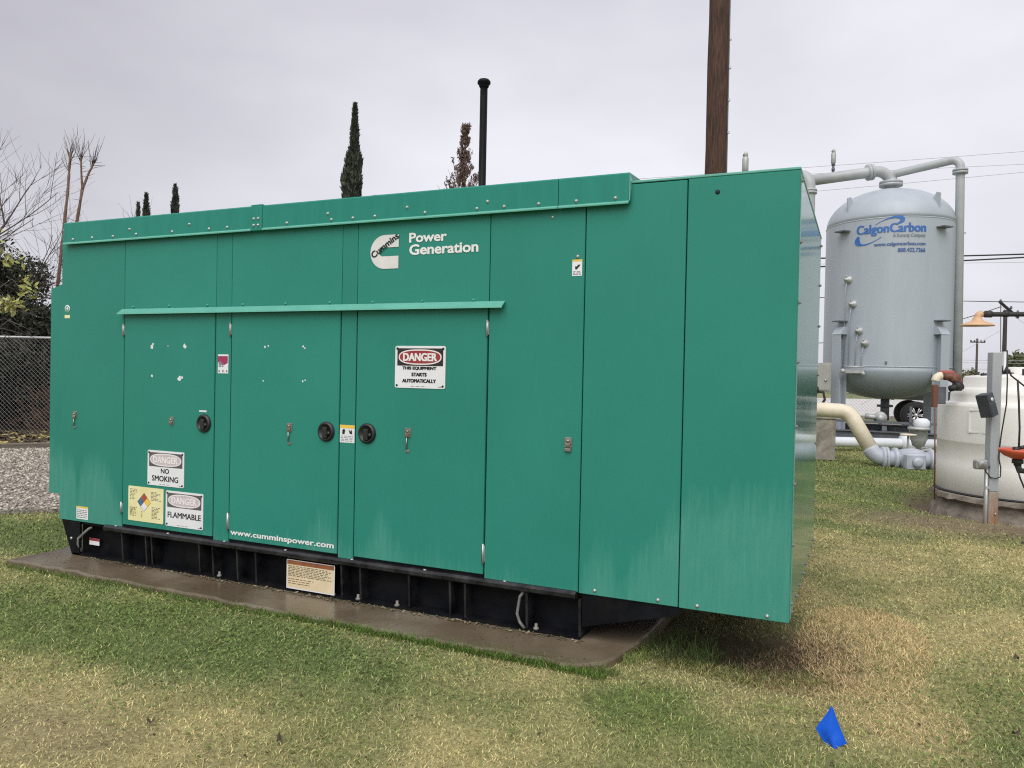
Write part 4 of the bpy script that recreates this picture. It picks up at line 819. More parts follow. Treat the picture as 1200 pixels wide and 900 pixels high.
# dark pickup
tk = thing('pickup_truck', 'dark high pickup parked beyond the vessel, its tyre and silver wheel showing under the tank', 'truck', W(12.98, 24.9), TH-R(20))
body = [(-.62, .98), (3.9, .80), (4.1, .9), (4.1, 1.08), (3.9, 1.22), (2.75, 1.25), (.95, 1.25), (-.62, 1.25)]
part('body', MB().prism(body, 'y', 0, 1.85), M['car'], tk); part('cab', MB().prism([(.95, 1.25), (2.85, 1.25), (2.2, 1.74), (1.15, 1.74)], 'y', .12, 1.73), M['car'], tk)
part('window', MB().prism([(1.12, 1.28), (1.8, 1.28), (1.8, 1.66), (1.24, 1.66)], 'y', .108, .118), M['glass'], tk); part('window', MB().prism([(1.86, 1.28), (2.62, 1.28), (2.16, 1.66), (1.86, 1.66)], 'y', .108, .118), M['glass'], tk); part('windscreen', MB().add([(2.84, .2, 1.27), (2.84, 1.65, 1.27), (2.23, 1.6, 1.73), (2.23, .25, 1.73)], [(0, 1, 2, 3)]), M['glass'], tk)
part('bumper', MB().box(-.74, -.62, .05, 1.8, .95, 1.12, .02), M['rubber'], tk); part('bumper', MB().box(4.08, 4.22, .05, 1.8, .45, .75, .02), M['rubber'], tk); part('tail_light', MB().box(-.64, -.57, -.012, .12, 1.14, 1.22), M['red'], tk); part('headlight', MB().box(3.98, 4.12, -.008, .3, .82, .98), M['lens'], tk)
for y in (-.06, 1.72):
    for x in (0.0, 3.05):
        sgn = -1 if y < 0 else 1; yc = y if y < 0 else y+.19
        w = part('wheel', MB().lathe([(.27, .0), (.43, .0), (.45, .03), (.45, .2), (.43, .23), (.27, .23)], c=(x, y, .47), n=36, axis='y', cap=False), M['tyre'], tk)
        rim = MB().lathe([(.29, .0), (.29, .16), (.25, .16), (.25, .03)], c=(x, y, .47), n=30, axis='y', cap=False); 
        for k in range(6):
            a_ = 2*math.pi*k/6
            for off in (-.16, .16): rim.tube([(x+.05*math.cos(a_), y+.045, .47+.05*math.sin(a_)), (x+.25*math.cos(a_+off), y+.03, .47+.25*math.sin(a_+off))], .024, 5)
        rim.lathe([(.06, .02), (.06, .1)], c=(x, y, .47), n=14, axis='y'); part('rim', rim, M['alloy'], w)
        part('brake_disc', MB().lathe([(.24, .12), (.24, .14)], c=(x, y, .47), n=20, axis='y'), M['rubber'], w)
    
# ------------------------------------------------------------------ white tank with its slab
slab = thing('tank_slab', 'crumbling brown concrete slab under the white tank', 'slab', W(6.667, 9.95, .05), TH)
sp = []
outl = [(1.13*math.cos(2*math.pi*q/12)+.03*math.sin(q*5), 1.13*math.sin(2*math.pi*q/12)+.03*math.cos(q*3)) for q in range(12)]; outl[7] = (-1.06, -.60); outl[8] = (-.60, -1.02)
for k in range(len(outl)):
    p, q = outl[k], outl[(k+1) % len(outl)]
    for i in range(6): sp.append((p[0]+(q[0]-p[0])*i/6+random.uniform(-.025, .025), p[1]+(q[1]-p[1])*i/6+random.uniform(-.03, .03)))
mb = MB(); n = len(sp); rows = [(-.45, 1.03), (-.20, 1.01), (-.10, .985), (-.03, .945), (.03, .935), (.07, 1.0), (.127, .985)]
vs = [(p[0]*(s_+random.uniform(-.014, .014)), p[1]*(s_+random.uniform(-.014, .014)), z+(random.uniform(-.012, .012) if 0 < i < 6 else 0)) for i, (z, s_) in enumerate(rows) for p in sp]
mb.add(vs, [(k*n+i, k*n+(i+1) % n, (k+1)*n+(i+1) % n, (k+1)*n+i) for k in range(len(rows)-1) for i in range(n)]+[tuple((len(rows)-1)*n+i for i in range(n))]); part('slab', mb, M['slab'], slab)
pt = thing('storage_tank', 'white round plastic storage tank with a stepped top, on the concrete slab', 'tank', W(6.667, 9.95, .18), TH)
part('shell', MB().lathe([(a_, b_*.921) for a_, b_ in [(1.03, .0), (1.06, .03), (1.061, .4), (1.0585, .405), (1.0585, .70), (1.061, .705), (1.06, .72), (1.06, 1.19), (1.045, 1.235), (.93, 1.247), (.918, 1.262), (.915, 1.347), (.90, 1.427), (.79, 1.447), (.772, 1.462), (.77, 1.587), (.75, 1.614), (.35, 1.657), (.33, 1.727), (.3, 1.747)]], n=80), M['poly'], pt)
part('rim_line', MB().lathe([(1.06, .0), (1.085, .004), (1.085, .014), (1.05, .02)], n=80, cap=False), M['rubber'], pt)
def on_tank(mb, angle, rad):
    c, s_ = math.cos(angle), math.sin(angle); mb.v = [((rad+v[0])*c-v[1]*s_, (rad+v[0])*s_+v[1]*c, v[2]) for v in mb.v]; return mb
mb = MB()
for (y0, y1, z0, z1) in ((-.15, .15, 1.05, 1.07), (-.15, .15, .78, .80), (-.15, -.135, .80, 1.05), (.135, .15, .80, 1.05)): mb.box(-.03, .012, y0, y1, z0, z1)
part('embossed_frame', on_tank(mb, R(207), 1.05), M['poly'], pt); part('fill_fitting', MB().lathe([(.07, 0), (.07, .08), (.03, .09), (.03, .14)], c=(-.35, -.45, 1.50), n=12), M['rubber'], pt)
bpz = thing('overflow_pipe', 'brown pipe with cream elbows climbing the left side of the white tank', 'pipe', W(5.36, 9.78), TH)
part('riser', MB().tube([(.0, 0, .1), (-.01, 0, .7), (-.03, 0, 1.24)], .009, 8), M['brown'], bpz)
part('riser', MB().box(-.065, -.005, -.03, .03, 1.26, 1.545, .008), M['brown'], bpz); part('elbow', MB().tube(arc((-.03, 0, 1.5), (-.03, 0, 1.66), (.2, 0, 1.655), .07, 6), .05, 12), M['cream'], bpz)
part('cross_pipe', MB().tube([(.08, 0, 1.652), (.28, .02, 1.64)], .046, 12).tube([(.16, .0, 1.64), (.30, .05, 1.58)], .05, 12), M['brown'], bpz); part('cap', MB().lathe([(.09, 1.67), (.1, 1.70), (.08, 1.725), (.0, 1.73)], c=(.16, .1, 0), n=14), M['redd'], bpz); part('side_box', MB().box(.03, .14, .05, .16, 1.30, 1.52, .006), M['dark'], bpz); part('union', MB().tube([(.14, -.03, 1.50), (.30, -.02, 1.53)], .04, 10).lathe([(.06, -.04), (.06, .04)], c=(.24, -.02, 1.53), n=10, axis='x'), M['rubber'], bpz)
pm_ = thing('dosing_pump', 'small black pump and pipe mounted on top of the white tank', 'pump', W(6.42*.97, 9.85), TH)
part('pump_body', MB().box(-.10, .12, -.06, .1, 1.53, 1.72, .02).lathe([(.06, 1.72), (.05, 1.80), (.0, 1.8)], n=12).lathe([(.05, -.12), (.06, -.05)], c=(0, 0, 1.6), n=12, axis='y'), M['rubber'], pm_); part('pipe', MB().tube([(.05, 0, 1.67), (.9, .02, 1.69)], .022, 8).tube([(-.28, 0, 1.68), (-.06, 0, 1.68)], .022, 8).lathe([(.04, 1.5), (.04, 1.58), (.02, 1.6), (.02, 1.64)], c=(.28, 0, 0), n=8), M['rubber'], pm_); part('bracket', MB().box(-.03, .0, -.05, .05, 1.72, 1.98), M['signw'], pm_)

# post with floodlight, junction box, conduit and cord
ps = thing('post', 'weathered square post with a rust stained foot, in front of the white tank', 'post', W(5.40, 8.7), TH)
part('post', MB().box(-.053, .053, -.053, .053, .37, 1.925, .006), M['postm'], ps); part('foot', MB().box(-.054, .054, -.054, .054, -.25, .368, .006), M['rust'], ps)
part('foot_bolt', MB().lathe([(.012, 0), (.012, -.01)], c=(.02, -.054, .12), n=8, axis='y'), M['zinc'], ps)
cd = thing('conduit', 'thin grey conduit strapped up the left side of the post', 'conduit', W(5.325, 8.66), TH)
part('tube', MB().tube([(0, 0, -.2), (-.005, 0, .62)], .017, 8), M['galv'], cd); part('strap', MB().box(-.024, .028, -.02, -.016, .40, .43), M['galv'], cd)
jb = thing('junction_box', 'small cast grey junction box on the conduit beside the post', 'box', W(5.235, 8.64, .62), TH)
part('box', MB().box(-.065, .065, -.045, .045, .0, .105, .014), M['jbox'], jb); part('cover', MB().lathe([(.05, -.046), (.048, -.058), (0, -.06)], c=(0, 0, .052), n=14, axis='y'), M['jbox'], jb); part('hub', MB().tube([(.065, 0, .04), (.10, 0, .03)], .022, 8), M['dark'], jb)
fl = thing('floodlight', 'dark grey box floodlight tilted on the left of the post', 'lamp', W(5.262, 8.60, 1.34), TH)
q = MB().box(-.058, .058, -.07, .07, -.135, .125, .008); rotm = Matrix.Rotation(R(-16), 3, 'Y') @ Matrix.Rotation(R(28), 3, 'Z')
q.v = [tuple(rotm @ Vector(v)) for v in q.v]; part('housing', q, M['flood'], fl)
q = MB().box(-.050, .050, -.0725, -.0705, -.13, .0); q.v = [tuple(rotm @ Vector(v)) for v in q.v]; part('window', q, M['glass'], fl)
q = MB().lathe([(.022, 0), (.022, -.008)], c=(-.005, -.0735, .055), n=14, axis='y'); q.v = [tuple(rotm @ Vector(v)) for v in q.v]; part('sensor', q, M['lens'], fl); part('bracket', MB().tube([(.03, .03, .0), (.10, .06, .0)], .015, 6), M['galv'], fl)
cdm = MB().tube([(0.02, -.03, 1.95), (.025, -.04, 1.6), (.02, -.045, 1.35), (-.03, -.05, 1.02), (-.05, -.055, .85), (-.055, -.06, .74), (-.035, -.065, .64), (-.04, -.07, .54), (-.09, -.07, .52), (-.14, -.05, .53), (-.19, -.04, .60), (-.225, -.035, .68)], .007, 6)
part('power_cord', cdm, M['cable'], ps, loc=(.09, -.01, 0))
# emergency shower and eyewash
sh = thing('safety_shower', 'emergency shower with a faded orange head on a black arm and an orange eyewash bowl', 'shower', W(5.16, 7.6), TH)
part('standpipe', MB().tube([(0, 0, 0), (0, 0, 2.32)], .03, 12).lathe([(.11, 0), (.11, .015)], n=16), M['rubber'], sh); part('arm', MB().tube(arc((0, 0, 2.1), (0, 0, 2.265), (-.58, 0, 2.255), .05)+[(-.57, 0, 2.252)], .024, 10).lathe([(.032, -.02), (.032, .02)], c=(-.35, 0, 2.26), n=10, axis='x').lathe([(.034, -.03), (.034, .03)], c=(-.52, 0, 2.255), n=10, axis='x'), M['rubber'], sh)
part('shower_head', MB().tube(arc((-.54, 0, 2.255), (-.625, 0, 2.255), (-.625, 0, 2.1), .04, 6)+[(-.625, 0, 2.2)], .034, 12).lathe([(.036, 2.225), (.045, 2.2), (.06, 2.185), (.115, 2.165), (.148, 2.147), (.15, 2.137), (.0, 2.137)], c=(-.625, 0, 0), n=28), M['peach'], sh)
part('eyewash_bowl', MB().lathe([(.05, .845), (.12, .875), (.165, .915), (.172, .94), (.165, .942), (.12, .9), (.0, .88)], c=(-.19, 0, 0), n=32, cap=False), M['orng'], sh)
part('drain', MB().tube([(-.19, 0, .86), (-.19, 0, .78)], .035, 10).lathe([(.05, .80), (.05, .84)], c=(-.19, 0, 0), n=12).tube([(-.19, 0, .79), (-.17, 0, .73), (0, 0, .72)], .03, 10), M['rubber'], sh); part('spray_head', MB().lathe([(.03, .9), (.03, .96), (0, .965)], c=(-.21, 0, 0), n=10).tube([(-.19, 0, .95), (-.1, 0, .97)], .018, 8), M['rubber'], sh); part('hose', MB().tube([(-.22, -.01, 1.62), (-.215, -.03, 1.4), (-.2, -.03, 1.15), (-.195, -.02, .97)], .009, 6), M['cable'], sh); part('hose', MB().tube([(-.2, -.01, .76), (-.18, -.03, .66), (-.13, -.03, .55), (-.05, -.02, .45), (.05, 0, .38)], .008, 6), M['cable'], sh); part('pull_rod', MB().tube([(-.30, 0, 1.72), (-.28, 0, 1.66), (.0, 0, 1.45)], .008, 6), M['cable'], sh)

# ------------------------------------------------------------------ blue marking flag
fg = thing('marking_flag', 'small blue marking flag bent down on its wire in the grass', 'flag', (.228, -.62, .012)); fg.scale = (.88, .88, .9)
part('wire', MB().tube([(.02, .03, -.02), (.005, .01, .10), (-.002, 0, .20)], .0016, 5), M['wire'], fg)
rows_ = []
# limp vinyl: hangs from its top corner, folded lengthwise
L_ = [(-.002, .205), (-.030, .150), (-.058, .108), (-.071, .082), (-.046, .046), (-.016, .006)]
R_ = [(.003, .200), (.024, .145), (.045, .096), (.062, .058), (.070, .038), (.050, .026)]
vs = []; cols_ = 7
for (lx, lz), (rx_, rz_) in zip(L_, R_):
    for i in range(cols_):
        t = i/(cols_-1); vs.append((lx+(rx_-lx)*t, -.022*math.sin(math.pi*t)*(1-lz/.22)+.012*math.sin(3*math.pi*t)*(1-lz/.2), lz+(rz_-lz)*t+.006*math.sin(2*math.pi*t)*(lz < .09)))
fs = [(r*cols_+i, r*cols_+i+1, (r+1)*cols_+i+1, (r+1)*cols_+i) for r in range(5) for i in range(cols_-1)]
n0 = len(vs); vs2 = vs+[(v[0], v[1]+.0012, v[2]) for v in vs]; fs2 = [f[::-1] for f in fs]+[tuple(i+n0 for i in f) for f in fs]
part('flag_sheet', MB().add(vs2, fs2, True), M['flag'], fg)

# ------------------------------------------------------------------ loose small things
tri = np.array([(1, 0, 0), (-1, 0, 0), (0, 1, 0), (0, -1, 0), (0, 0, 1), (0, 0, -1)], float); trf = np.array([(0, 2, 4), (2, 1, 4), (1, 3, 4), (3, 0, 4), (2, 0, 5), (1, 2, 5), (3, 1, 5), (0, 3, 5)])
def stones(n, pick_xy, size, name, m, z):
    xy = pick_xy(n); n = len(xy); s_ = size*(.5+RNG.random(n)**2*1.1)
    V = tri[None]*(.6+.6*RNG.random((n, 6, 1))); V = V*s_[:, None, None]*np.array((1.15, .95, .6)); a_ = RNG.random(n)*6.28; c, sn = np.cos(a_), np.sin(a_)
    V = np.stack([V[..., 0]*c[:, None]-V[..., 1]*sn[:, None], V[..., 0]*sn[:, None]+V[..., 1]*c[:, None], V[..., 2]], -1)
    V += np.stack([xy[:, 0], xy[:, 1], np.full(n, z)+s_*.15], 1)[:, None]
    F = (trf[None]+np.arange(n)[:, None, None]*6).reshape(-1, 3); tone = (.15+.70*RNG.random(n)**1.1)[:, None]*np.array((.74, .67, .57)); return bulk(name, V.reshape(-1, 3), F, m, np.repeat(tone, 6, 0))
SM = attr_mat('stone_tone', 'tint', rough=.8, var=0)
def grav_xy(n):
    q = np.stack([-15+12*RNG.random(n*3), 0+14*RNG.random(n*3)], 1); q = q[in_poly(q[:, 0], q[:, 1], GRAVP)]; a, b = to_ab(q[:, 0], q[:, 1]); q = q[(a/b > -.72) & (a/b < -.45)]; return q[:n]
stones(42000, grav_xy, .020, 'gravel', SM, .035)
# timber edging: two lengths
for k, (p, q) in enumerate(((W(-12.2, 12.35), W(-9.2, 13.92)), (W(-9.17, 13.94), W(-6.2, 15.5)))):
    d_ = q-p; o = solo('timber_edging', MB().box(0, d_.length, -.06, .06, -.02, .13, .012), M['timber'], ('left', 'right')[k]+' length of grey timber edging between the gravel and the leafy bed', 'edging', 'timber edging', loc=p, rot=math.atan2(d_.y, d_.x))
bed = MB(); pl = [W(-24, 12.4), W(-12.2, 12.45), W(-9.2, 14.0), W(-6, 15.6), W(-2, 17.9), W(-2, 30), W(-30, 30)]; bed.add([(p.x, p.y, .06) for p in pl], [tuple(range(len(pl)))]); o = part('soil_bed', bed, mat('leaf_litter', (.075, .058, .042), (.17, .135, .09), scale=7, rough=.95, bump=1, bscale=20)); o['kind'] = 'structure'
def leaf_litter(n, fn, size, m, name, z, flat_=True):
    xy = fn(n); n = len(xy); a_ = RNG.random(n)*6.28; t_ = (RNG.random((n, 3))-.5)*(.9 if flat_ else 2); s_ = size*(.6+.8*RNG.random(n))
    ux = np.stack([np.cos(a_), np.sin(a_), t_[:, 0]], 1)*s_[:, None]; uy = np.stack([-np.sin(a_), np.cos(a_), t_[:, 1]], 1)*(s_*.5)[:, None]
    c = np.stack([xy[:, 0], xy[:, 1], np.full(n, z)+s_*.3], 1); V = np.stack([c-ux, c-uy, c+ux, c+uy], 1).reshape(-1, 3); k = np.arange(n)[:, None]*4
    return bulk(name, V, np.concatenate([k+np.array((0, 1, 2)), k+np.array((0, 2, 3))], 1).reshape(-1, 3), m)
def bed_xy(n):
    a = -16+8.5*RNG.random(n); b = 13+4*RNG.random(n); ok = b > 12.5+(a+12.2)*.52+.15; P = np.array([tuple(W(x, y))[:2] for x, y in zip(a[ok], b[ok])]); return P
leaf_litter(1500, bed_xy, .06, M['leaf'], 'fallen_leaves', .065); leaf_litter(3500, bed_xy, .06, M['deadleaf'], 'leaf_litter', .062)
spots = [(-1.05, -2.12), (-1.28, -2.25), (-1.9, -1.62), (-.33, -2.03), (-2.5, -1.75), (.98, -.1), (1.15, 1.0), (-.52, -1.62)]
dl = MB(); 
for i, (lx, ly) in enumerate(spots):
    rdm = random.Random(i); s_ = rdm.uniform(.018, .03); mb = MB(); pts_ = []
    for k in range(8): t = 2*math.pi*k/8; pts_.append((s_*math.cos(t)*rdm.uniform(.6, 1.2), s_*.55*math.sin(t)*rdm.uniform(.5, 1.2), .012+.014*math.cos(2*t)+rdm.uniform(0, .006)))
    mb.add(pts_+[(0, 0, .008)], [(k, (k+1) % 8, 8) for k in range(8)]); o = solo('dead_leaf', mb, M['deadleaf'], 'small curled dark dead leaf on the lawn, '+('second from the bottom left', 'nearest the bottom left corner', 'below the warning placard', 'near the bottom edge below the middle door', 'below the hazard placard', 'right of the blue flag and behind it', 'farthest away, before the white tank', 'lying before the black skid bracket')[i], 'leaf', 'dead leaves on the lawn', loc=(lx, ly, float(height(np.array([lx]), np.array([ly]))[0])+.012), rot=rdm.uniform(0, 6))
def clod_xy(n): a = RNG.random(n)*6.283; r_ = np.sqrt(RNG.random(n)); return np.stack([-.28+.42*r_*np.cos(a), .42+.38*r_*np.sin(a)], 1)
stones(420, clod_xy, .014, 'soil_clods', mat('clod_soil', (.10, .07, .045), (.20, .145, .095), scale=20, rough=.95), -.045)
# dead leaves and bits along the skid foot
def skid_xy(n): return np.stack([-5.2+4.1*RNG.random(n), -.01-.05*RNG.random(n)**2], 1)
leaf_litter(520, skid_xy, .009, mat('moss_bits', (.05, .055, .025), (.11, .11, .05), scale=30, rough=.95), 'moss', .072)
def pad_xy(n): q = np.stack([-5.6+4.7*RNG.random(n), -.34+.3*RNG.random(n)], 1); return q[in_poly(q[:, 0], q[:, 1], PADO) & (RNG.random(n) < .35+.65*(q[:, 0] < -5.0))]
leaf_litter(150, pad_xy, .008, M['deadleaf'], 'pad_litter', .071)
leaf_litter(260, skid_xy, .012, mat('pad_debris', (.16, .12, .07), (.3, .25, .17), scale=30, rough=.9), 'pad_debris', .072)
def clover_xy(n):
    q = np.stack([-5.6+8.2*RNG.random(n*6), -2.6+5.5*RNG.random(n*6)], 1); x, y = q[:, 0], q[:, 1]
    band = np.exp(-((y+.78)/.32)**2)*np.clip((x+5.6)/.6, 0, 1)*np.clip((-1.4-x)/1.2, 0, 1)
    k = (band*(fbm(x, y, .35, 121) > .42)+.35*(fbm(x, y, .45, 131) > .63)+.9*blob(x, y, .95, .25, .45, .4)) > RNG.random(len(x))
    k &= ~in_poly(x, y, PADO) & ~((y > 0) & (x < .2)); return q[k][:n]
def broadleaf(n, fn, size, c, name):
    xy = fn(n); n = len(xy); z = height(xy[:, 0], xy[:, 1])+.008+.012*RNG.random(n); a_ = RNG.random(n)*6.28; s_ = size*(.6+.8*RNG.random(n)); t_ = (RNG.random((n, 2))-.5)*1.1
    ux = np.stack([np.cos(a_), np.sin(a_), t_[:, 0]], 1)*s_[:, None]; uy = np.stack([-np.sin(a_), np.cos(a_), t_[:, 1]], 1)*(s_*.8)[:, None]; p = np.stack([xy[:, 0], xy[:, 1], z], 1)
    V = np.stack([p-ux, p-uy-.3*ux, p+ux*.8-uy*.5, p+ux*.8+uy*.5, p+uy-.3*ux], 1).reshape(-1, 3); k = np.arange(n)[:, None]*5; F = np.concatenate([k+np.array((0, 1, 2)), k+np.array((0, 2, 3)), k+np.array((0, 3, 4))], 1).reshape(-1, 3)
    return bulk(name, V, F, GM, np.repeat(np.array(c)*(.55+.8*RNG.random(n))[:, None], 5, 0))
broadleaf(17000, clover_xy, .0065, (.15, .215, .055), 'clover')
def lawn_xy(n):
    q, _ = sector(n, 1.9, 13, R(46), .8); k = ~in_poly(q[:, 0], q[:, 1], PADO) & ~in_poly(q[:, 0], q[:, 1], GRAVP) & ~((q[:, 1] > .2) & (q[:, 0] < .05)); return q[k]
broadleaf(900, lawn_xy, .008, (.055, .042, .03), 'lawn_debris')
tn = lawn_xy(16000); tc_ = np.array((.62, .52, .29))*(.7+.6*RNG.random(len(tn)))[:, None]; blades(tn, .02+.03*RNG.random(len(tn)), np.full(len(tn), .0026), .995, tc_, 'thatch', GM, z0=height(tn[:, 0], tn[:, 1])+.012)
# taller grass at the pad corner and straw by the free corner
def tuft(n, cx, cy, rx, ry, lmin, lmax, colr, name, lean, width=.004):
    a_ = RNG.random(n)*6.28; r_ = np.sqrt(RNG.random(n)); xy = np.stack([cx+rx*r_*np.cos(a_), cy+ry*r_*np.sin(a_)], 1)
    c = np.array(colr)*(.6+.8*RNG.random(n))[:, None]; return blades(xy, lmin+(lmax-lmin)*RNG.random(n), np.full(n, width), lean, c, name, GM)
tuft(520, -.58, .24, .20, .28, .05, .19, (.055, .09, .024), 'tall_grass', .75)
tuft(900, -.22, .30, .36, .34, .02, .08, (.08, .085, .035), 'tall_grass', .9)
tuft(900, -.18, .10, .40, .14, .02, .06, (.16, .19, .06), 'grass_fringe', .9)
ex2 = -1.75+.95*RNG.random(1500); xy = np.stack([ex2, -.345+.05*(ex2+1.75)-.05*RNG.random(1500)+.05*RNG.random(1500)*(RNG.random(1500) < .4)], 1)
blades(xy, .025+.06*RNG.random(1500), np.full(1500, .0035), .85, np.array((.12, .16, .045))*(.6+.8*RNG.random(1500))[:, None], 'edge_grass', GM, z0=np.maximum(height(xy[:, 0], xy[:, 1]), .03))
tuft(320, -.80, .02, .08, .2, .03, .09, (.14, .19, .045), 'tall_grass', .8)
tuft(8200, .36, .80, .36, .85, .02, .06, (.60, .455, .24), 'straw', .97, .0032)
tuft(2600, .45, -.15, .35, .3, .015, .045, (.56, .43, .235), 'straw', .97, .003)
tuft(2600, .05, .25, .30, .40, .02, .05, (.30, .21, .12), 'straw', .97, .0035)
tuft(1300, -.25, .05, .45, .12, .02, .055, (.26, .24, .09), 'grass_fringe', .9, .0035)
n_ = 6500; ex_ = -5.6+4.75*RNG.random(n_); xy = np.stack([ex_, -.352-.02*np.clip((ex_+5.6)/2.5, 0, 1)-.05*RNG.random(n_)], 1)
keepm = RNG.random(n_) < .25+.75*np.clip((ex_+3.4)/1.2, 0, 1); xy = xy[keepm]; n_ = len(xy)
blades(xy, .03+.05*RNG.random(n_), np.full(n_, .0042), .75, np.array((.10, .17, .03))*(.6+.8*RNG.random(n_))[:, None], 'edge_grass', GM)

# ------------------------------------------------------------------ trees and bushes
def leaves(mb_list, n, centres, size, aspect=.5, up=0.0, seed=1, shell=.35):
    """leaf-sized rhombi through a set of ellipsoids"""
    rg = np.random.default_rng(seed); cs = np.array([c[:3] for c in centres]); rs = np.array([c[3:6] for c in centres]); vol = rs.prod(1); idx = rg.choice(len(cs), n, p=vol/vol.sum())
    d = rg.normal(size=(n, 3)); d /= np.linalg.norm(d, axis=1)[:, None]; rad = (shell+(1-shell)*rg.random(n))**.6; rad *= 1+.18*rg.normal(size=n)
    p = cs[idx]+d*rs[idx]*rad[:, None]; ax = rg.normal(size=(n, 3))+np.array((0, 0, up))+d*.5; ax /= np.linalg.norm(ax, axis=1)[:, None]; o = np.cross(ax, rg.normal(size=(n, 3))); o /= np.linalg.norm(o, axis=1)[:, None]; s_ = size*(.5+rg.random(n))
    V = np.stack([p-ax*s_[:, None], p+o*(s_*aspect)[:, None], p+ax*s_[:, None], p-o*(s_*aspect)[:, None]], 1).reshape(-1, 3); k = np.arange(n)[:, None]*4
    return V, np.concatenate([k+np.array((0, 1, 2)), k+np.array((0, 2, 3))], 1).reshape(-1, 3)
def foliage(root, name, n, centres, size, m, **k):
    V, F = leaves(None, n, centres, size, **k); o = bulk(name, V, F, m, kind=None); o.parent = root; return o
def clumps(n, cx, cy, cz, rx, ry, rz, r0, r1, seed):
    rd = random.Random(seed); o = []
    for _ in range(n):
        a_ = rd.uniform(0, 6.283); u = rd.uniform(-1, 1); q = math.sqrt(1-u*u); k = rd.uniform(.35, 1)**.6; r_ = rd.uniform(r0, r1)
        o.append((cx+rx*k*q*math.cos(a_), cy+ry*k*q*math.sin(a_), cz+rz*k*u, r_, r_, r_*.8))
    return o
def bush(label, a, b, h, w, n, m, seed, size=.045, cat='tree', name='bushy_tree', z0=.5, group=None):
    t = thing(name, label, cat, W(a, b), TH, group)
    part('trunk', MB().tube([(0, 0, 0), (.05, 0, h*.4), (0, .05, h*.75)], [.12, .09, .03], 8), M['trunk'], t)
    foliage(t, 'crown', n, clumps(26, 0, 0, (h+z0)/2, w*.5, w*.5, (h-z0)/2*.85, w*.16, w*.3, seed), size, m, seed=seed)
    return t
bush('dark evergreen bush behind the fence, at the left edge of the picture', -13.2, 18.3, 5.1, 2.9, 26000, M['fol_dark'], 3)
bush('dark evergreen bush behind the fence, next to the two tall bare trunks', -12.0, 18.9, 4.3, 1.9, 17000, M['fol_dark'], 4)
bush('low dark shrub close behind the fence, beside the rust coloured brush', -11.5, 17.8, 2.4, 2.2, 13000, M['fol_dark'], 5, name='shrub', cat='shrub', z0=.15)
bush('low dark shrub close behind the fence, furthest left', -13.9, 17.6, 2.6, 2.6, 14000, M['fol_dark'], 6, name='shrub', cat='shrub', z0=.15)
bush('broad dark evergreen far behind the fence, hidden mostly by the generator', -9.6, 20.5, 4.2, 2.8, 5000, M['fol_dark'], 8)
hd = MB()
bush('dark thicket filling the gap low behind the fence', -12.6, 19.6, 2.9, 3.4, 18000, M['fol_dark'], 12, name='thicket', cat='shrub', z0=.0)
yt = thing('leafy_tree', 'slender tree with yellow green leaves hanging over the fence at the left edge', 'tree', W(-10.35, 15.6), TH)
part('trunk', MB().tube([(-.6, .3, 0), (-.45, .2, 1.6), (-.2, 0, 2.9), (.1, 0, 3.9)], [.08, .06, .035, .012], 7), M['twig'], yt); tw = MB()
for k in range(16): rdm = random.Random(k+50); z = rdm.uniform(1.7, 3.8); x = -.25+rdm.uniform(-.1, .2); tw.tube([(x, 0, z), (x+rdm.uniform(.1, .5), rdm.uniform(-.3, .3), z+rdm.uniform(.0, .3)), (x+rdm.uniform(.4, 1.0), rdm.uniform(-.4, .4), z-rdm.uniform(.0, .25))], [.014, .009, .004], 4)
part('twigs', tw, M['twig'], yt, kind='stuff')
foliage(yt, 'crown', 330, clumps(20, .05, 0, 3.35, .6, .5, .95, .14, .3, 9), .07, M['fol_yel'], seed=9, aspect=.4, shell=.05)
def grow(mb, p, d, l_, r_, depth, rd, spread, up, keep=None):
    n = 4; pts = [p]; q = p.copy(); dd = d.copy(); rs = [r_]
    for i in range(n):
        dd = (dd+Vector((rd.gauss(0, .09), rd.gauss(0, .09), rd.gauss(up, .06)))).normalized(); q = q+dd*(l_/n); pts.append(q.copy()); rs.append(r_*(1-.55*(i+1)/n))
    mb.tube(pts, rs, 5 if depth > 1 else 4, True, False)
    if depth <= 0: return
    for k in range(rd.choice((3, 4, 4, 5))):
        t = rd.uniform(.25, 1); i = min(n-1, int(t*n)); b = pts[i].lerp(pts[i+1], t*n-i); a_ = rd.uniform(0, 6.283)
        side = Vector((math.cos(a_), math.sin(a_)*.8, rd.uniform(-.3, .5))); nd = (dd*(1-spread)+side*spread).normalized()
        grow(mb, b, nd, l_*rd.uniform(.5, .75), max(.0045, r_*rd.uniform(.35, .5)), depth-1, rd, spread, up)
def bare(label, a, b, limbs, seed, th=3.2, tr=.16):
    t = thing('bare_tree', label, 'tree', W(a, b), TH); rd = random.Random(seed)
    part('trunk', MB().tube([(0, 0, 0), (.05, 0, th*.5), (.1, 0, th)], [tr, tr*.85, tr*.7], 10), M['twig'], t); mb = MB()
    for (z, d, l_, r_) in limbs: grow(mb, Vector((.08, 0, z)), Vector(d).normalized(), l_, r_, 3, rd, .42, .03)
    part('branches', mb, M['twig'], t)
bare('leafless tree with fine grey branches reaching in from the left edge', -14.4, 19.2, ((3.0, (.85, -.2, .40), 2.5, .045), (3.2, (.75, .1, .70), 2.7, .05), (3.0, (.35, 0, 1), 2.4, .05), (2.8, (.9, .1, .22), 2.5, .04), (3.4, (.6, 0, .9), 2.6, .05), (2.6, (.95, -.1, .06), 2.4, .035)), 5)
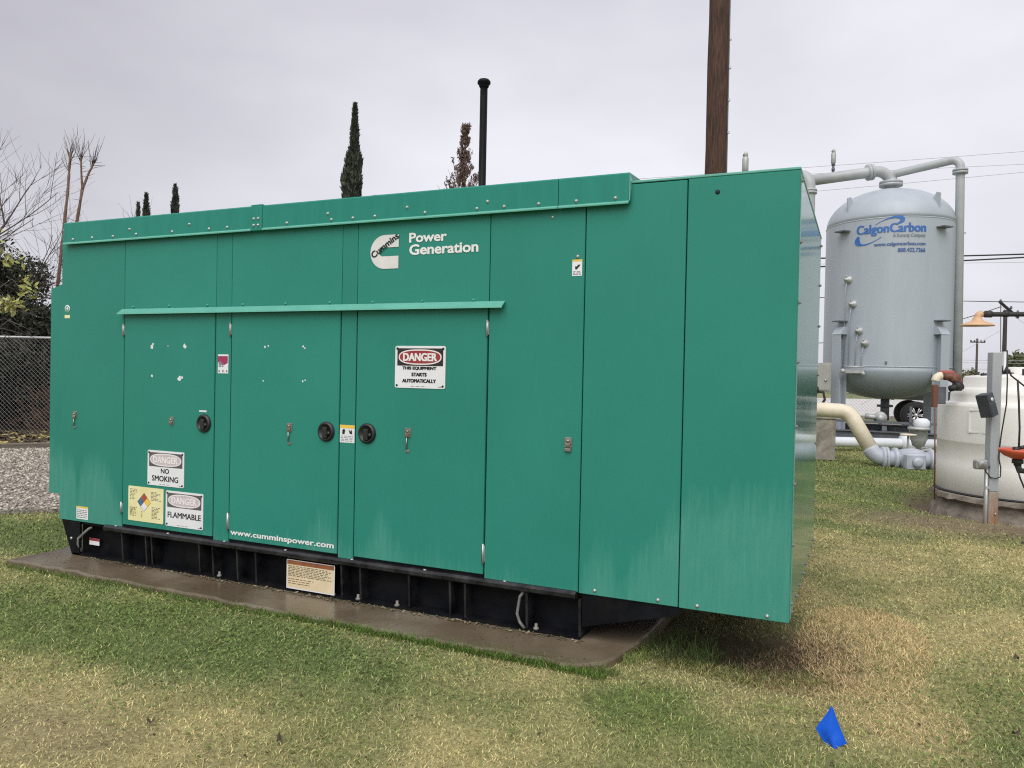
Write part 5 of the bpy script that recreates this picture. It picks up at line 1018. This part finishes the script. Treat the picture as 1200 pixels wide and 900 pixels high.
bare('leafless tree with twigs spreading beside the two tall bare trunks', -13.0, 21.5, ((2.6, (.8, 0, .45), 2.2, .035), (2.8, (.7, .1, .7), 2.2, .04), (2.4, (.9, 0, .2), 2.2, .03), (2.2, (.95, 0, .05), 1.9, .028)), 15, 2.9, .11)
def pollard(label, a, b, paths, seed):
    t = thing('bare_trunk_tree', label, 'tree', W(a, b), TH); rd = random.Random(seed); tr_ = MB(); tw = MB()
    for pts, r0, r1, nt_ in paths:
        P = [Vector(p) for p in pts]; fine = []
        for i in range(len(P)-1):
            for k in range(8): fine.append(P[i].lerp(P[i+1], k/8))
        fine.append(P[-1]); m_ = len(fine)
        tr_.tube(fine, [(r0+(r1-r0)*i/m_)*(1+.16*math.sin(i*2.4)) for i in range(m_)], 8)
        for k in range(nt_):
            d = Vector((rd.gauss(0, .30), rd.gauss(0, .28), 1)).normalized(); l_ = rd.uniform(.25, .85); p = fine[-1-rd.randrange(0, 5)]; q = p+d*l_*.35; q2 = q+(d+Vector((rd.gauss(0, .18), 0, .35))).normalized()*l_*.35; tw.tube([p, q, q2, q2+(d+Vector((rd.gauss(0, .3), 0, .4))).normalized()*l_*.35], [.010, .007, .005, .003], 4)
        for k in range(10):
            i = rd.randrange(m_//5, m_); d = Vector((rd.choice((-1, 1)), rd.gauss(0, .4), rd.uniform(-.1, .5))).normalized(); tw.tube([fine[i], fine[i]+d*rd.uniform(.08, .35)], [.008, .003], 4)
    part('trunk', tr_, M['redbark'], t); part('twigs', tw, M['twig'], t, kind='stuff')
pollard('tall bare reddish trunk with a twiggy tip, left of the forked one', -11.8, 20, [([(-.12, 0, 0), (-.0, 0, 3.0), (.08, 0, 3.69), (.30, 0, 6.0), (.36, 0, 7.0)], .058, .026, 22)], 3)
pollard('forked bare reddish trunk with twiggy tips, close to the generator hood', -11.9, 20.4, [([(-.1, 0, 0), (.05, 0, 3.0), (.20, 0, 3.9), (.55, 0, 6.15)], .055, .036, 2), ([(.55, 0, 6.15), (.70, 0, 6.55), (.85, 0, 6.85)], .034, .02, 16), ([(.55, 0, 6.15), (.52, 0, 6.6), (.50, 0, 7.0)], .03, .018, 14)], 8)
def cypress(label, a, b, h, r_, n, m, seed, taper=1.0, lean=0.0, sparse=False):
    t = thing('cypress', label, 'tree', W(a, b), TH); rg = np.random.default_rng(seed)
    part('trunk', MB().tube([(0, 0, 0), (lean*.5, 0, h*.5), (lean, 0, h*.97)], [.16, .09, .012], 7), M['trunk'], t)
    u = rg.random(n)**.75; z = .25+u*(h-.25); prof = r_*np.clip((1-u), 0, 1)**(.55*taper)*(1+.16*np.sin(z*3.1+seed)+.12*np.sin(z*7.7)); an = rg.random(n)*6.283; k = np.sqrt(rg.random(n))*1.0
    lump = 1+.28*np.sin(an*3+z*2.2)+.15*np.sin(an*7-z*5); rad = prof*k*lump
    p = np.stack([lean*z/h+rad*np.cos(an), rad*np.sin(an), z], 1); ax = np.stack([np.cos(an)*.35, np.sin(an)*.35, np.ones(n)], 1)+rg.normal(size=(n, 3))*.28; ax /= np.linalg.norm(ax, axis=1)[:, None]
    o = np.cross(ax, rg.normal(size=(n, 3))); o /= np.linalg.norm(o, axis=1)[:, None]; s_ = (.055+.09*rg.random(n)); V = np.stack([p-ax*s_[:, None], p+o*(s_*.3)[:, None], p+ax*s_[:, None], p-o*(s_*.3)[:, None]], 1).reshape(-1, 3); kk = np.arange(n)[:, None]*4
    ob = bulk('crown', V, np.concatenate([kk+np.array((0, 1, 2)), kk+np.array((0, 2, 3))], 1).reshape(-1, 3), m, kind=None); ob.parent = t
cypress('tall narrow dark cypress rising above the middle of the generator', -5.33, 25, 10.05, 1.0, 26000, M['fol_cyp'], 2, 1.75, .13)
cypress('small cypress tip showing above the generator roof, left of its twin', -11.85, 25, 7.05, .8, 7000, M['fol_cyp'], 3, 1.7)
cypress('small cypress tip with thin side shoots, showing above the generator roof right of its twin', -10.92, 25, 7.35, .9, 7000, M['fol_cyp'], 4, 1.8)
cypress('tiny cypress tip just clearing the generator roof, furthest left', -12.35, 25.5, 6.85, .5, 4000, M['fol_cyp'], 5, 1.9)
dt = thing('dying_conifer', 'sparse brown dying conifer beside the black vent pipe', 'tree', W(-1.74, 25), TH)
part('trunk', MB().tube([(0, 0, 0), (0, 0, 6), (.10, 0, 9.3)], [.16, .10, .015], 8), M['trunk'], dt); rg = random.Random(31); bm_ = MB(); cl = []
for k in range(190):
    z = 5.6+3.75*rg.random(); a_ = rg.uniform(0, 6.283)
    if z > 7.45: l_ = (.55*(1-(z-7.45)/2.2)+.18)*rg.uniform(.5, 1); k_ = .48
    else: l_ = rg.uniform(.5, 1.15); k_ = .75
    q = Vector((math.cos(a_)*l_*k_, math.sin(a_)*l_*k_*.9, l_*.8)); p = Vector((.1*max(0, (z-6))/3.3, 0, z)); bm_.tube([p, p+q*.5+Vector((q.x*.15, 0, -.03)), p+q], [.012, .009, .004], 4)
    for j in range(3): c = p+q*rg.uniform(.5, 1.0); cl.append((c.x, c.y, c.z, .045, .045, .10))
part('branches', bm_, M['redbark'], dt); foliage(dt, 'needles', 5200, cl, .05, M['fol_dead'], seed=31, aspect=.3, up=1.5)
# dry reddish brush and a pale stick behind the fence
br = MB(); rg = random.Random(77)
for k in range(260): x = rg.gauss(0, .38); z = abs(rg.gauss(0, .55)); l_ = rg.uniform(.2, .5); d = Vector((rg.gauss(0, .6), rg.gauss(0, .5), rg.uniform(.1, 1))).normalized(); p = Vector((x, rg.gauss(0, .2), z)); br.tube([p, p+d*l_], [.012, .004], 4)
solo('brush_pile', br, M['brush'], 'rust coloured pile of dry brush behind the fence beside the generator', 'brush', kind='stuff', loc=W(-10.15, 17.2), rot=TH)
# far growth on the horizon
for k, (a, b, h, w, lab) in enumerate(((60, 88, 6.0, 7.5, 'pale far tree at the right edge behind the safety shower'), (52, 92, 3.0, 6, 'low far tree between the vessel and the small utility pole'), (76, 95, 4.5, 8, 'pale far tree beyond the right edge of the lawn'))):
    t = thing('far_tree', lab, 'tree', W(a, b), TH); part('trunk', MB().tube([(0, 0, 0), (.1, 0, h*.6)], [.25, .12], 7), M['trunk'], t); foliage(t, 'crown', 2600, clumps(18, 0, 0, h*.6, w*.5, w*.4, h*.4, w*.12, w*.22, 60+k), .28, M['fol_far'], seed=60+k)
V, F = leaves(None, 9000, [(W(x, 84).x, W(x, 84).y, .9, 2.2, 1.5, 1.2+.4*math.sin(x)) for x in range(-70, 140, 3)], .3, seed=88); hg = bulk('hedgerow', V, F, M['fol_far']); 
V, F = leaves(None, 12000, [(W(x, 24+.4*math.sin(x)).x, W(x, 24+.4*math.sin(x)).y, 1.3, .9, .8, 1.3) for x in range(-26, -8, 1)], .11, seed=89); hg = bulk('hedge', V, F, M['fol_dark'])
